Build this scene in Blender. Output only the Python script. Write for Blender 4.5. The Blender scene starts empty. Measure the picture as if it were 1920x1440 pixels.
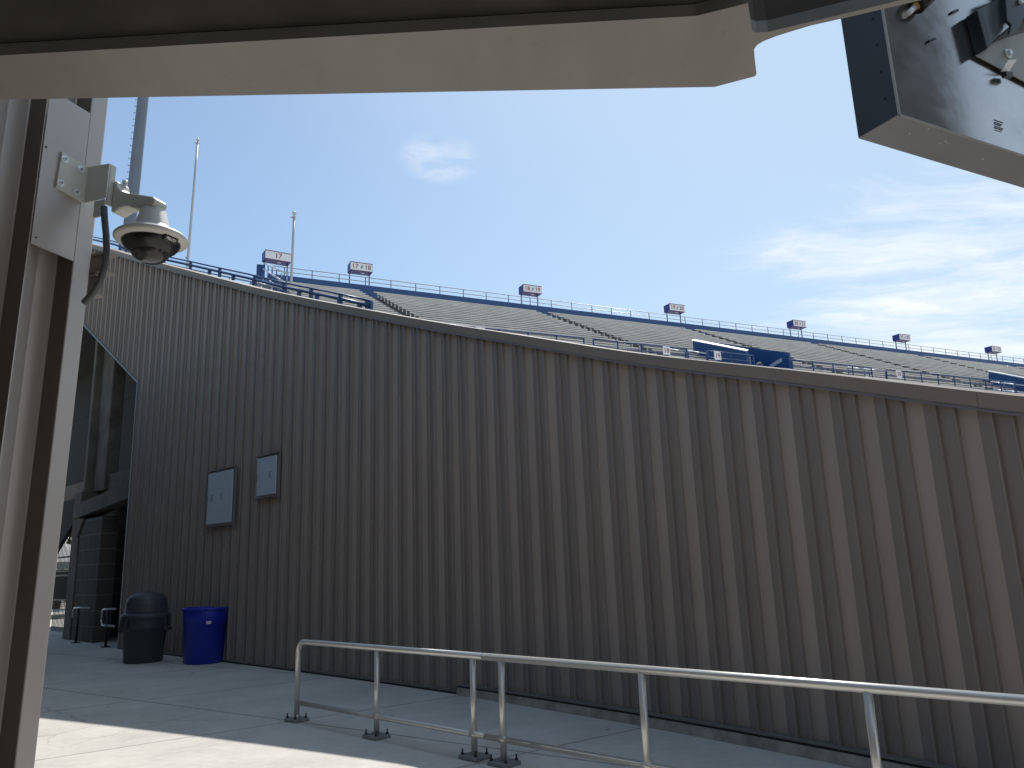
import bpy, bmesh, math, random
from mathutils import Vector, Matrix

random.seed(7)
scene = bpy.context.scene
COL = scene.collection
PI = math.pi

# ------------------------------------------------------------------ helpers
def V(*a):
    return Vector(a[0]) if len(a) == 1 else Vector(a)


class MB:
    """collects shapes; build() links them as one mesh object"""
    def __init__(self):
        self.bm = bmesh.new()

    def quad(self, a, b, c, d):
        vs = [self.bm.verts.new(p) for p in (a, b, c, d)]
        return self.bm.faces.new(vs)

    def poly(self, pts):
        return self.bm.faces.new([self.bm.verts.new(p) for p in pts])

    def obox(self, o, ax, ay, az):
        """box from corner o along three edge vectors"""
        o, ax, ay, az = V(o), V(ax), V(ay), V(az)
        v = [self.bm.verts.new(o + ax * i + ay * j + az * k) for k in (0, 1) for j in (0, 1) for i in (0, 1)]
        fl = ((0, 2, 3, 1), (4, 5, 7, 6), (0, 1, 5, 4), (2, 6, 7, 3), (0, 4, 6, 2), (1, 3, 7, 5))
        if ax.cross(ay).dot(az) < 0:
            fl = tuple(tuple(reversed(f)) for f in fl)
        for f in fl:
            self.bm.faces.new([v[i] for i in f])
        return self

    def box(self, c, sx, sy, sz, X=(1, 0, 0), Y=(0, 1, 0)):
        """box centred at c"""
        X, Y = V(X).normalized(), V(Y).normalized()
        Z = X.cross(Y)
        o = V(c) - X * sx / 2 - Y * sy / 2 - Z * sz / 2
        return self.obox(o, X * sx, Y * sy, Z * sz)

    def prism(self, pts, h):
        """closed outline pts (3D, planar) extruded along vector h"""
        h = V(h)
        pts = [V(p) for p in pts]
        nrm = Vector((0, 0, 0))
        for i in range(len(pts)):
            a, b = pts[i] - pts[0], pts[(i + 1) % len(pts)] - pts[0]
            nrm += a.cross(b)
        if nrm.dot(h) > 0:
            pts.reverse()
        a = [self.bm.verts.new(p) for p in pts]
        b = [self.bm.verts.new(p + h) for p in pts]
        self.bm.faces.new(a)
        self.bm.faces.new(list(reversed(b)))
        n = len(a)
        for i in range(n):
            j = (i + 1) % n
            self.bm.faces.new((a[j], a[i], b[i], b[j]))
        return self

    def tube(self, pts, r, n=12, cap=True, r1=None):
        pts = [V(p) for p in pts]
        rings = []
        up = None
        for i, p in enumerate(pts):
            if i == 0:
                t = pts[1] - pts[0]
            elif i == len(pts) - 1:
                t = pts[-1] - pts[-2]
            else:
                t = (pts[i + 1] - p).normalized() + (p - pts[i - 1]).normalized()
            t.normalize()
            if up is None:
                up = Vector((0, 0, 1)) if abs(t.z) < 0.9 else Vector((1, 0, 0))
            u = up - t * up.dot(t)
            u.normalize()
            up = u
            w = t.cross(u)
            rr = r if r1 is None else r + (r1 - r) * i / (len(pts) - 1)
            rings.append([self.bm.verts.new(p + (u * math.cos(2 * PI * k / n) + w * math.sin(2 * PI * k / n)) * rr) for k in range(n)])
        for a, b in zip(rings, rings[1:]):
            for k in range(n):
                f = self.bm.faces.new((a[k], a[(k + 1) % n], b[(k + 1) % n], b[k]))
                f.smooth = True
        if cap:
            self.bm.faces.new(list(reversed(rings[0])))
            self.bm.faces.new(rings[-1])
        return self

    def lathe(self, prof, c=(0, 0, 0), n=32, sx=1.0, sy=1.0, rot=0.0, smooth=True):
        """prof: (r, z) pairs from bottom to top around vertical axis at c"""
        c = V(c)
        rings = []
        for r, z in prof:
            if r < 1e-5:
                rings.append([self.bm.verts.new(c + Vector((0, 0, z)))])
            else:
                ring = []
                for k in range(n):
                    a = 2 * PI * k / n
                    x, y = r * sx * math.cos(a), r * sy * math.sin(a)
                    ring.append(self.bm.verts.new(c + Vector((x * math.cos(rot) - y * math.sin(rot), x * math.sin(rot) + y * math.cos(rot), z))))
                rings.append(ring)
        for a, b in zip(rings, rings[1:]):
            for k in range(n):
                k2 = (k + 1) % n
                if len(a) == 1 and len(b) == 1:
                    continue
                if len(a) == 1:
                    f = self.bm.faces.new((a[0], b[k2], b[k]))
                elif len(b) == 1:
                    f = self.bm.faces.new((a[k], a[k2], b[0]))
                else:
                    f = self.bm.faces.new((a[k], a[k2], b[k2], b[k]))
                f.smooth = smooth
        return self

    def bevel(self, w, seg=2):
        bmesh.ops.remove_doubles(self.bm, verts=self.bm.verts[:], dist=1e-5)
        es = [e for e in self.bm.edges if len(e.link_faces) == 2 and e.calc_face_angle(0) > 0.5]
        bmesh.ops.bevel(self.bm, geom=es, offset=w, segments=seg, affect='EDGES', profile=0.5, clamp_overlap=True)
        return self

    def build(self, name, mat, parent=None):
        me = bpy.data.meshes.new(name)
        self.bm.normal_update()
        self.bm.to_mesh(me)
        self.bm.free()
        o = bpy.data.objects.new(name, me)
        COL.objects.link(o)
        me.materials.append(mat)
        if parent is not None:
            o.parent = parent
            o.matrix_parent_inverse = Matrix.Translation(-world_loc(parent)) if parent.type == 'EMPTY' and parent.parent is None else Matrix.Identity(4)
        return o


def world_loc(o):
    return Vector(o.location)


def tag(o, label=None, cat=None, group=None, kind=None):
    if label:
        o['label'] = label
    if cat:
        o['category'] = cat
    if group:
        o['group'] = group
    if kind:
        o['kind'] = kind
    return o


def thing(name, label, cat, loc=(0, 0, 0), group=None):
    """an Empty at the thing's base; child meshes are written in world coordinates"""
    o = bpy.data.objects.new(name, None)
    o.empty_display_size = 0.2
    COL.objects.link(o)
    o.location = loc
    return tag(o, label, cat, group)


def sub(parent, name, mb, mat):
    """sub-part: a mesh under a part (part meshes carry world coordinates)"""
    o = mb.build(name, mat)
    o.parent = parent
    return o


def text_mesh(name, body, size, origin, X, Z, mat, parent=None, depth=0.004, align='CENTER', bold=0.0):
    cu = bpy.data.curves.new(name, 'FONT')
    cu.body = body
    cu.size = size
    cu.extrude = depth
    cu.align_x = align
    cu.align_y = 'CENTER'
    cu.offset = bold
    t = bpy.data.objects.new(name + '_curve', cu)
    COL.objects.link(t)
    dg = bpy.context.evaluated_depsgraph_get()
    me = bpy.data.meshes.new_from_object(t.evaluated_get(dg))
    bpy.data.objects.remove(t)
    bpy.data.curves.remove(cu)
    X, Z = V(X).normalized(), V(Z).normalized()
    Y = Z  # text's y axis is its up
    W = X.cross(Y)
    M = Matrix((X, Y, W)).transposed().to_4x4()
    M.translation = V(origin)
    me.transform(M)
    o = bpy.data.objects.new(name, me)
    COL.objects.link(o)
    me.materials.clear()
    me.materials.append(mat)
    if parent is not None:
        o.parent = parent
        if parent.type == 'EMPTY' and parent.parent is None:
            o.matrix_parent_inverse = Matrix.Translation(-world_loc(parent))
    return o


# ------------------------------------------------------------------ materials
def nd(nt, t, **kw):
    n = nt.nodes.new(t)
    for k, v in kw.items():
        if k in n.inputs:
            n.inputs[k].default_value = v
        else:
            setattr(n, k, v)
    return n


def material(name, col, rough=0.6, metal=0.0, var=0.12, scale=4.0, bump=0.0, bscale=60.0, spec=0.5, streak=None, rvar=0.1, speck=0.0):
    m = bpy.data.materials.new(name)
    m.use_nodes = True
    nt = m.node_tree
    b = nt.nodes['Principled BSDF']
    b.inputs['Metallic'].default_value = metal
    b.inputs['Specular IOR Level'].default_value = spec
    tc = nd(nt, 'ShaderNodeTexCoord')
    src = tc.outputs['Object']
    if streak:
        mp = nd(nt, 'ShaderNodeMapping')
        mp.inputs['Scale'].default_value = streak
        nt.links.new(src, mp.inputs['Vector'])
        vec = mp.outputs['Vector']
    else:
        vec = src
    n1 = nd(nt, 'ShaderNodeTexNoise', Scale=scale, Detail=6.0, Roughness=0.6)
    nt.links.new(vec, n1.inputs['Vector'])
    r = nd(nt, 'ShaderNodeMapRange')
    r.inputs[1].default_value = 0.3
    r.inputs[2].default_value = 0.7
    r.inputs[3].default_value = 1 - var
    r.inputs[4].default_value = 1 + var
    nt.links.new(n1.outputs['Fac'], r.inputs[0])
    mx = nd(nt, 'ShaderNodeMix', data_type='RGBA', blend_type='MULTIPLY')
    mx.inputs[0].default_value = 1.0
    mx.inputs[6].default_value = (*col, 1)
    nt.links.new(r.outputs[0], mx.inputs[7])
    out = mx.outputs[2]
    if speck > 0:
        vo = nd(nt, 'ShaderNodeTexNoise', Scale=bscale * 0.6, Detail=2.0)
        nt.links.new(src, vo.inputs['Vector'])
        rr = nd(nt, 'ShaderNodeMapRange')
        rr.inputs[1].default_value = 0.66
        rr.inputs[2].default_value = 0.74
        nt.links.new(vo.outputs['Fac'], rr.inputs[0])
        ms = nd(nt, 'ShaderNodeMath', operation='MULTIPLY')
        ms.inputs[1].default_value = speck
        nt.links.new(rr.outputs[0], ms.inputs[0])
        m2 = nd(nt, 'ShaderNodeMix', data_type='RGBA')
        nt.links.new(ms.outputs[0], m2.inputs[0])
        nt.links.new(out, m2.inputs[6])
        m2.inputs[7].default_value = (col[0] * 0.45, col[1] * 0.43, col[2] * 0.4, 1)
        out = m2.outputs[2]
    nt.links.new(out, b.inputs['Base Color'])
    rg = nd(nt, 'ShaderNodeMapRange')
    rg.inputs[3].default_value = max(0.03, rough - rvar)
    rg.inputs[4].default_value = min(1.0, rough + rvar)
    nt.links.new(n1.outputs['Fac'], rg.inputs[0])
    nt.links.new(rg.outputs[0], b.inputs['Roughness'])
    if bump > 0:
        n2 = nd(nt, 'ShaderNodeTexNoise', Scale=bscale, Detail=4.0)
        nt.links.new(src, n2.inputs['Vector'])
        bp = nd(nt, 'ShaderNodeBump', Strength=bump, Distance=0.01)
        nt.links.new(n2.outputs['Fac'], bp.inputs['Height'])
        nt.links.new(bp.outputs['Normal'], b.inputs['Normal'])
    return m


def concrete_paving():
    """cast concrete with sawn joints running along and across the ribbed wall"""
    m = material('paving_concrete', (0.565, 0.530, 0.482), rough=0.85, var=0.10, scale=1.1, bump=0.12, bscale=160.0, spec=0.3, speck=0.10)
    nt = m.node_tree
    b = nt.nodes['Principled BSDF']
    base = b.inputs['Base Color'].links[0].from_socket
    tc = nd(nt, 'ShaderNodeTexCoord')
    sep = nd(nt, 'ShaderNodeSeparateXYZ')
    # slight waviness so the joints are not ruler straight
    nz = nd(nt, 'ShaderNodeTexNoise', Scale=1.5, Detail=2.0)
    nt.links.new(tc.outputs['Object'], nz.inputs['Vector'])
    vm = nd(nt, 'ShaderNodeVectorMath', operation='MULTIPLY_ADD')
    vm.inputs[1].default_value = (0.03, 0.03, 0)
    nt.links.new(nz.outputs['Color'], vm.inputs[0])
    nt.links.new(tc.outputs['Object'], vm.inputs[2])
    nt.links.new(vm.outputs[0], sep.inputs[0])

    def line(a, bb, c, w):
        """distance to a*x + b*y = c"""
        m1 = nd(nt, 'ShaderNodeMath', operation='MULTIPLY'); m1.inputs[1].default_value = a
        m2 = nd(nt, 'ShaderNodeMath', operation='MULTIPLY_ADD'); m2.inputs[1].default_value = bb
        nt.links.new(sep.outputs[0], m1.inputs[0])
        nt.links.new(sep.outputs[1], m2.inputs[0])
        nt.links.new(m1.outputs[0], m2.inputs[2])
        return m2.outputs[0]

    def periodic(val, c, per, w):
        s = nd(nt, 'ShaderNodeMath', operation='SUBTRACT'); s.inputs[1].default_value = c - per / 2
        nt.links.new(val, s.inputs[0])
        pm = nd(nt, 'ShaderNodeMath', operation='PINGPONG'); pm.inputs[1].default_value = per / 2
        nt.links.new(s.outputs[0], pm.inputs[0])
        r = nd(nt, 'ShaderNodeMapRange')
        r.inputs[1].default_value = per / 2 - w
        r.inputs[2].default_value = per / 2 - w * 0.35
        nt.links.new(pm.outputs[0], r.inputs[0])
        return r.outputs[0]
    # joint along the wall and joint across it
    ax, ay = JA
    la = line(ax, ay, 0, 0)
    bx_, by_ = JB
    lb = line(bx_, by_, 0, 0)
    ja = periodic(la, JAC, JAP, 0.022)
    jb = periodic(lb, JBC, JBP, 0.022)
    mxm = nd(nt, 'ShaderNodeMath', operation='MAXIMUM')
    nt.links.new(ja, mxm.inputs[0]); nt.links.new(jb, mxm.inputs[1])
    sc = nd(nt, 'ShaderNodeMath', operation='MULTIPLY'); sc.inputs[1].default_value = 0.62
    nt.links.new(mxm.outputs[0], sc.inputs[0])
    mix = nd(nt, 'ShaderNodeMix', data_type='RGBA')
    nt.links.new(sc.outputs[0], mix.inputs[0])
    # broad stains, tyre-dull patches
    n3 = nd(nt, 'ShaderNodeTexNoise', Scale=0.35, Detail=5.0, Roughness=0.65)
    nt.links.new(tc.outputs['Object'], n3.inputs['Vector'])
    r3 = nd(nt, 'ShaderNodeMapRange')
    r3.inputs[1].default_value = 0.35; r3.inputs[2].default_value = 0.7
    r3.inputs[3].default_value = 1.05; r3.inputs[4].default_value = 0.86
    nt.links.new(n3.outputs['Fac'], r3.inputs[0])
    mm = nd(nt, 'ShaderNodeMix', data_type='RGBA', blend_type='MULTIPLY')
    mm.inputs[0].default_value = 1.0
    nt.links.new(base, mm.inputs[6]); nt.links.new(r3.outputs[0], mm.inputs[7])
    nt.links.new(mm.outputs[2], mix.inputs[6])
    mix.inputs[7].default_value = (0.10, 0.095, 0.085, 1)
    # scattered dark gum and oil spots
    vo = nd(nt, 'ShaderNodeTexVoronoi', Scale=1.3)
    vo.inputs['Randomness'].default_value = 1.0
    nt.links.new(vm.outputs[0], vo.inputs['Vector'])
    nj = nd(nt, 'ShaderNodeTexNoise', Scale=22.0, Detail=2.0)
    nt.links.new(tc.outputs['Object'], nj.inputs['Vector'])
    ad = nd(nt, 'ShaderNodeMath', operation='MULTIPLY_ADD'); ad.inputs[1].default_value = 0.05
    nt.links.new(nj.outputs['Fac'], ad.inputs[0]); nt.links.new(vo.outputs['Distance'], ad.inputs[2])
    rs = nd(nt, 'ShaderNodeMapRange')
    rs.inputs[1].default_value = 0.052; rs.inputs[2].default_value = 0.075
    rs.inputs[3].default_value = 0.55; rs.inputs[4].default_value = 0.0
    nt.links.new(ad.outputs[0], rs.inputs[0])
    mix2 = nd(nt, 'ShaderNodeMix', data_type='RGBA')
    nt.links.new(rs.outputs[0], mix2.inputs[0])
    nt.links.new(mix.outputs[2], mix2.inputs[6])
    mix2.inputs[7].default_value = (0.09, 0.085, 0.08, 1)
    # hairline cracks in a few slabs and grit
    vc = nd(nt, 'ShaderNodeTexVoronoi', feature='DISTANCE_TO_EDGE', Scale=0.38)
    wv = nd(nt, 'ShaderNodeVectorMath', operation='MULTIPLY_ADD')
    nwv = nd(nt, 'ShaderNodeTexNoise', Scale=2.2, Detail=5.0)
    nt.links.new(tc.outputs['Object'], nwv.inputs['Vector'])
    wv.inputs[1].default_value = (0.5, 0.5, 0)
    nt.links.new(nwv.outputs['Color'], wv.inputs[0]); nt.links.new(tc.outputs['Object'], wv.inputs[2])
    nt.links.new(wv.outputs[0], vc.inputs['Vector'])
    rc_ = nd(nt, 'ShaderNodeMapRange')
    rc_.inputs[1].default_value = 0.0; rc_.inputs[2].default_value = 0.006
    rc_.inputs[3].default_value = 1.0; rc_.inputs[4].default_value = 0.0
    nt.links.new(vc.outputs['Distance'], rc_.inputs[0])
    nm = nd(nt, 'ShaderNodeTexNoise', Scale=0.25, Detail=2.0)
    nt.links.new(tc.outputs['Object'], nm.inputs['Vector'])
    rm = nd(nt, 'ShaderNodeMapRange')
    rm.inputs[1].default_value = 0.50; rm.inputs[2].default_value = 0.60
    rm.inputs[3].default_value = 0.0; rm.inputs[4].default_value = 0.40
    nt.links.new(nm.outputs['Fac'], rm.inputs[0])
    ml = nd(nt, 'ShaderNodeMath', operation='MULTIPLY')
    nt.links.new(rc_.outputs[0], ml.inputs[0]); nt.links.new(rm.outputs[0], ml.inputs[1])
    mix3 = nd(nt, 'ShaderNodeMix', data_type='RGBA')
    nt.links.new(ml.outputs[0], mix3.inputs[0])
    nt.links.new(mix2.outputs[2], mix3.inputs[6])
    mix3.inputs[7].default_value = (0.12, 0.11, 0.10, 1)
    # drifted dirt and mottling at two scales
    nb = nd(nt, 'ShaderNodeTexNoise', Scale=9.0, Detail=8.0, Roughness=0.7)
    nt.links.new(tc.outputs['Object'], nb.inputs['Vector'])
    rb = nd(nt, 'ShaderNodeMapRange')
    rb.inputs[1].default_value = 0.3; rb.inputs[2].default_value = 0.7
    rb.inputs[3].default_value = 0.91; rb.inputs[4].default_value = 1.06
    nt.links.new(nb.outputs['Fac'], rb.inputs[0])
    m4 = nd(nt, 'ShaderNodeMix', data_type='RGBA', blend_type='MULTIPLY')
    m4.inputs[0].default_value = 1.0
    nt.links.new(mix3.outputs[2], m4.inputs[6]); nt.links.new(rb.outputs[0], m4.inputs[7])
    nt.links.new(m4.outputs[2], b.inputs['Base Color'])
    return m


def block_material(name, col, mortar, axis, bw, bh):
    """painted concrete block: courses along a wall direction"""
    m = material(name, col, rough=0.9, var=0.12, scale=3.0, bump=0.2, bscale=90.0)
    nt = m.node_tree
    b = nt.nodes['Principled BSDF']
    base = b.inputs['Base Color'].links[0].from_socket
    tc = nd(nt, 'ShaderNodeTexCoord')
    dot = nd(nt, 'ShaderNodeVectorMath', operation='DOT_PRODUCT')
    dot.inputs[1].default_value = (*axis, 0)
    nt.links.new(tc.outputs['Object'], dot.inputs[0])
    sep = nd(nt, 'ShaderNodeSeparateXYZ')
    nt.links.new(tc.outputs['Object'], sep.inputs[0])
    cmb = nd(nt, 'ShaderNodeCombineXYZ')
    nt.links.new(dot.outputs['Value'], cmb.inputs[0])
    nt.links.new(sep.outputs[2], cmb.inputs[1])
    br = nd(nt, 'ShaderNodeTexBrick')
    br.inputs['Scale'].default_value = 1.0
    br.inputs['Brick Width'].default_value = bw
    br.inputs['Row Height'].default_value = bh
    br.inputs['Mortar Size'].default_value = 0.012
    br.inputs['Color1'].default_value = (0, 0, 0, 1)
    br.inputs['Color2'].default_value = (0, 0, 0, 1)
    br.inputs['Mortar'].default_value = (1, 1, 1, 1)
    nt.links.new(cmb.outputs[0], br.inputs['Vector'])
    mix = nd(nt, 'ShaderNodeMix', data_type='RGBA')
    nt.links.new(br.outputs['Color'], mix.inputs[0])
    nt.links.new(base, mix.inputs[6])
    mix.inputs[7].default_value = (*mortar, 1)
    nt.links.new(mix.outputs[2], b.inputs['Base Color'])
    return m


JA, JAC, JAP = (0.577, 0.817), 0.0, 3.2     # overwritten below with the joint directions
JB, JBC, JBP = (-0.6, 0.8), 0.0, 3.2
def joint_dirs():
    global JA, JAC, JAP, JB, JBC, JBP
    a0, a1 = V((-7.7059, 13.1076, 0.0)), V((-2.6072, 9.5008, 0.0))
    d = (a1 - a0).normalized(); n = Vector((-d.y, d.x, 0))
    JA, JAC, JAP = (n.x, n.y), n.dot(a0), 2.75
    b0, b1 = V((-4.6988, 7.9764, 0.0)), V((-0.7782, 10.89, 0.0))
    d = (b1 - b0).normalized(); n = Vector((-d.y, d.x, 0))
    JB, JBC, JBP = (n.x, n.y), n.dot(b0), 3.1
joint_dirs()

M_PAVE = concrete_paving()
M_GROUND = material('gravel_ground', (0.30, 0.27, 0.23), rough=0.95, var=0.25, scale=0.6, bump=0.3, bscale=8.0)
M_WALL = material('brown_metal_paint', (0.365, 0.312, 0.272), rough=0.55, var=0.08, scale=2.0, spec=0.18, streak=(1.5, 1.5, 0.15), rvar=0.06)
M_WALL_SHADED = material('brown_metal_paint_shaded', (0.250, 0.213, 0.188), rough=0.55, var=0.08, scale=2.0, spec=0.18, streak=(1.5, 1.5, 0.15), rvar=0.06)  # darker copy of the wall paint; rib-face shade put into the colour
M_RIB_HIGHLIGHT = material('rib_edge_highlight', (0.27, 0.235, 0.205), rough=0.45, var=0.15, scale=3.0)  # rib-edge highlight painted as a lighter tone than the rib faces
M_COPE = material('brown_coping_paint', (0.25, 0.207, 0.172), rough=0.6, var=0.06, scale=1.5, spec=0.2)
M_DRIP = material('drip_edge_steel', (0.17, 0.165, 0.18), rough=0.4, var=0.05)
M_GAP = material('black_sealant', (0.012, 0.012, 0.014), rough=0.7, var=0.2)
M_FLASH = material('base_flashing_metal', (0.17, 0.16, 0.16), rough=0.5, var=0.1)
M_KERB = material('rough_kerb_concrete', (0.33, 0.31, 0.27), rough=0.95, var=0.32, scale=5.0, bump=0.8, bscale=45.0, speck=0.5)
M_RETURN_SHADE = material('return_paint_shaded', (0.105, 0.088, 0.074), rough=0.6, var=0.1)  # jamb paint darkened on the return faces; their shade is in the colour
M_GIRT = material('girt_paint', (0.20, 0.185, 0.175), rough=0.5, var=0.06)
M_JAMB = material('tan_metal_paint', (0.43, 0.395, 0.37), metal=0.38, rough=0.40, var=0.05, scale=3.0, spec=0.4, streak=(1.5, 1.5, 0.2))
M_BEAM = material('tan_beam_paint', (0.250, 0.238, 0.218), rough=0.5, var=0.10, scale=2.2, bump=0.05, bscale=30.0, speck=0.12, streak=(3.0, 1.0, 1.0))
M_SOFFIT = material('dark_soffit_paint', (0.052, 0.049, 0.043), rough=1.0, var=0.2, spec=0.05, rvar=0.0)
M_RAIL = material('aluminium_rail', (0.60, 0.59, 0.555), rough=0.33, metal=0.55, var=0.04, scale=3.0, rvar=0.03)
M_PLATE = material('galvanised_plate', (0.30, 0.31, 0.32), rough=0.5, metal=0.5, var=0.15, scale=12.0)
M_BOLT = material('zinc_bolt', (0.70, 0.72, 0.74), rough=0.35, metal=0.3, var=0.1, scale=40.0)
M_DARKBOLT = material('weathered_bolt', (0.05, 0.05, 0.055), rough=0.5, metal=0.5, var=0.1)
M_BINGREY = material('charcoal_plastic', (0.050, 0.056, 0.066), rough=0.5, var=0.10, scale=6.0)
M_BINBLUE = material('blue_plastic', (0.012, 0.030, 0.40), rough=0.4, var=0.08, scale=5.0)
M_WHITE = material('white_paint', (0.78, 0.77, 0.74), rough=0.45, var=0.04)
M_BOXGREY = material('grey_enclosure_paint', (0.42, 0.48, 0.54), rough=0.45, var=0.04, scale=2.0)
M_BOXTRIM = material('enclosure_trim', (0.16, 0.15, 0.15), rough=0.5, var=0.06)
M_DECAL = material('faded_decal', (0.15, 0.18, 0.23), rough=0.6, var=0.1)
M_DARKTXT = material('faded_ink', (0.10, 0.10, 0.15), rough=0.7, var=0.15)
M_BRACKET = material('camera_bracket_paint', (0.54, 0.54, 0.49), rough=0.45, var=0.04, scale=8.0)
M_SHROUD = material('camera_shroud_paint', (0.60, 0.59, 0.55), rough=0.4, var=0.03)
M_BLACK = material('black_trim_plastic', (0.012, 0.012, 0.014), rough=0.3, var=0.1)
M_CONDUIT = material('grey_flexible_conduit', (0.075, 0.082, 0.09), rough=0.55, var=0.08, scale=20.0)
M_LENS = material('camera_lens_grey', (0.22, 0.21, 0.20), rough=0.3, var=0.1)
M_MAST = material('galvanised_mast', (0.155, 0.178, 0.22), rough=0.5, metal=0.0, var=0.08, scale=1.0)
M_POLE = material('flagpole_aluminium', (0.50, 0.48, 0.47), rough=0.4, metal=0.4, var=0.05)
M_BLUE = material('royal_blue_paint', (0.018, 0.075, 0.22), rough=0.42, var=0.10, scale=1.2)
M_BLUE2 = material('deep_blue_rail_paint', (0.020, 0.062, 0.185), rough=0.4, var=0.08)
M_SIGNBLUE = material('sign_case_blue', (0.022, 0.030, 0.23), rough=0.4, var=0.06)
M_SIGNFACE = material('sign_face_white', (0.88, 0.87, 0.87), rough=0.5, var=0.03)
M_SIGNTRIM = material('sign_trim_plum', (0.20, 0.035, 0.10), rough=0.5, var=0.05)
M_RED = material('sign_number_red', (0.32, 0.030, 0.050), rough=0.55, var=0.05)
M_TEAL = material('sign_emblem_teal', (0.10, 0.28, 0.33), rough=0.55, var=0.05)
M_BENCH = material('bench_aluminium', (0.68, 0.63, 0.57), rough=0.36, metal=0.25, var=0.16, scale=0.7, streak=(1, 1, 4))
M_TIER = material('tier_aluminium', (0.075, 0.073, 0.070), rough=0.7, metal=0.0, var=0.2, scale=0.8)
M_STEP = material('aisle_step_metal', (0.26, 0.27, 0.28), rough=0.55, metal=0.2, var=0.15)
M_STAND = material('stand_concrete', (0.22, 0.215, 0.20), rough=0.9, var=0.2, scale=0.6)
M_LIGHTRAIL = material('pale_handrail_paint', (0.62, 0.66, 0.70), rough=0.35, metal=0.3, var=0.05)
M_GALV = material('galvanised_sheet', (0.52, 0.51, 0.50), rough=0.17, metal=0.95, var=0.13, scale=5.0, bump=0.02, bscale=25.0, rvar=0.10, streak=(1, 1, 1.6))
M_CASE = material('grey_case_paint', (0.222, 0.226, 0.232), rough=0.45, var=0.06, scale=3.0)
M_CASESIDE_SHADE = material('case_side_paint_shaded', (0.040, 0.043, 0.050), rough=0.5, var=0.08)  # shade on the housing's left side put into its colour
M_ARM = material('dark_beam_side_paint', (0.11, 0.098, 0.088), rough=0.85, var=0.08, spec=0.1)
M_MACH = material('dark_machine_steel', (0.022, 0.023, 0.024), rough=0.35, metal=0.4, var=0.2)
M_BRKT = material('blue_grey_bracket', (0.115, 0.135, 0.145), rough=0.4, metal=0.2, var=0.08)
M_GUSSET = material('pale_gusset_plate', (0.36, 0.35, 0.315), rough=0.5, metal=0.35, var=0.07, scale=12.0)
M_CHIP = material('flaked_paint', (0.62, 0.58, 0.56), rough=0.7, var=0.1)
M_ORANGE = material('amber_ring', (0.45, 0.22, 0.03), rough=0.5, var=0.05)
M_OLDCONC = material('aged_concrete', (0.135, 0.115, 0.092), rough=0.95, var=0.35, scale=2.0, bump=0.5, bscale=20.0, speck=0.35)
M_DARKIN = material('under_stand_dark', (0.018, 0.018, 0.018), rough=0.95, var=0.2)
M_IRON = material('black_iron', (0.010, 0.010, 0.011), rough=0.5, var=0.1)
M_LEAF = material('leaf_green', (0.10, 0.15, 0.035), rough=0.6, var=0.45, scale=1.3)
M_BARK = material('bark', (0.10, 0.075, 0.05), rough=0.9, var=0.3)
M_CANVAS = material('white_canvas', (0.72, 0.71, 0.68), rough=0.8, var=0.05)
M_GREEN = material('dark_green_hoarding', (0.012, 0.035, 0.022), rough=0.7, var=0.15)
M_CARRED = material('red_car_paint', (0.30, 0.02, 0.02), rough=0.25, var=0.05)
M_GLASSDARK = material('dark_window_glass', (0.02, 0.025, 0.03), rough=0.08, var=0.05)
M_TYRE = material('tyre_rubber', (0.02, 0.02, 0.02), rough=0.85, var=0.1)

M_BUBBLE = bpy.data.materials.new('smoked_dome')
M_BUBBLE.use_nodes = True
_b = M_BUBBLE.node_tree.nodes['Principled BSDF']
_b.inputs['Base Color'].default_value = (0.10, 0.095, 0.09, 1)
_b.inputs['Roughness'].default_value = 0.06
_b.inputs['IOR'].default_value = 1.45
_b.inputs['Transmission Weight'].default_value = 0.6

# ------------------------------------------------------------------ camera
cam_d = bpy.data.cameras.new('camera')
cam_d.sensor_fit = 'HORIZONTAL'
cam_d.sensor_width = 36.0
cam_d.lens = 36.0 * 1456.0 / 1920.0
cam_d.clip_start = 0.05
cam_d.clip_end = 6000.0
cam = bpy.data.objects.new('camera', cam_d)
COL.objects.link(cam)
_r, _u, _f = V((0.9994, 0.0079, -0.0346)), V((0.0355, -0.2219, 0.9744)), V((0.0, 0.975, 0.222))
mw = Matrix((_r, _u, -_f)).transposed().to_4x4()
mw.translation = (0, 0, 1.7)
cam.matrix_world = mw
scene.camera = cam

# ------------------------------------------------------------------ light
SUN_AZ, SUN_EL = math.radians(5.0), math.radians(55.3)     # azimuth clockwise from +Y
to_sun = Vector((math.sin(SUN_AZ) * math.cos(SUN_EL), math.cos(SUN_AZ) * math.cos(SUN_EL), math.sin(SUN_EL)))
sd = bpy.data.lights.new('sun', 'SUN')
sd.energy = 4.9
sd.angle = math.radians(0.55)
sd.color = (1.0, 0.972, 0.925)
sun = bpy.data.objects.new('sun', sd)
sun.rotation_euler = to_sun.to_track_quat('Z', 'Y').to_euler()
sun.location = (0, 0, 60)
COL.objects.link(sun)

world = bpy.data.worlds.new('World')
scene.world = world
world.use_nodes = True
nt = world.node_tree
nt.nodes.clear()
wo = nd(nt, 'ShaderNodeOutputWorld')
bg = nd(nt, 'ShaderNodeBackground')
bg.inputs['Strength'].default_value = 0.138
sky = nd(nt, 'ShaderNodeTexSky', sky_type='NISHITA')
sky.sun_disc = False
sky.sun_elevation = SUN_EL
sky.sun_rotation = SUN_AZ
sky.altitude = 800.0
sky.air_density = 1.15
sky.dust_density = 0.9
sky.ozone_density = 1.0
tc = nd(nt, 'ShaderNodeTexCoord')
sep = nd(nt, 'ShaderNodeSeparateXYZ')
nt.links.new(tc.outputs['Generated'], sep.inputs[0])


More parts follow.
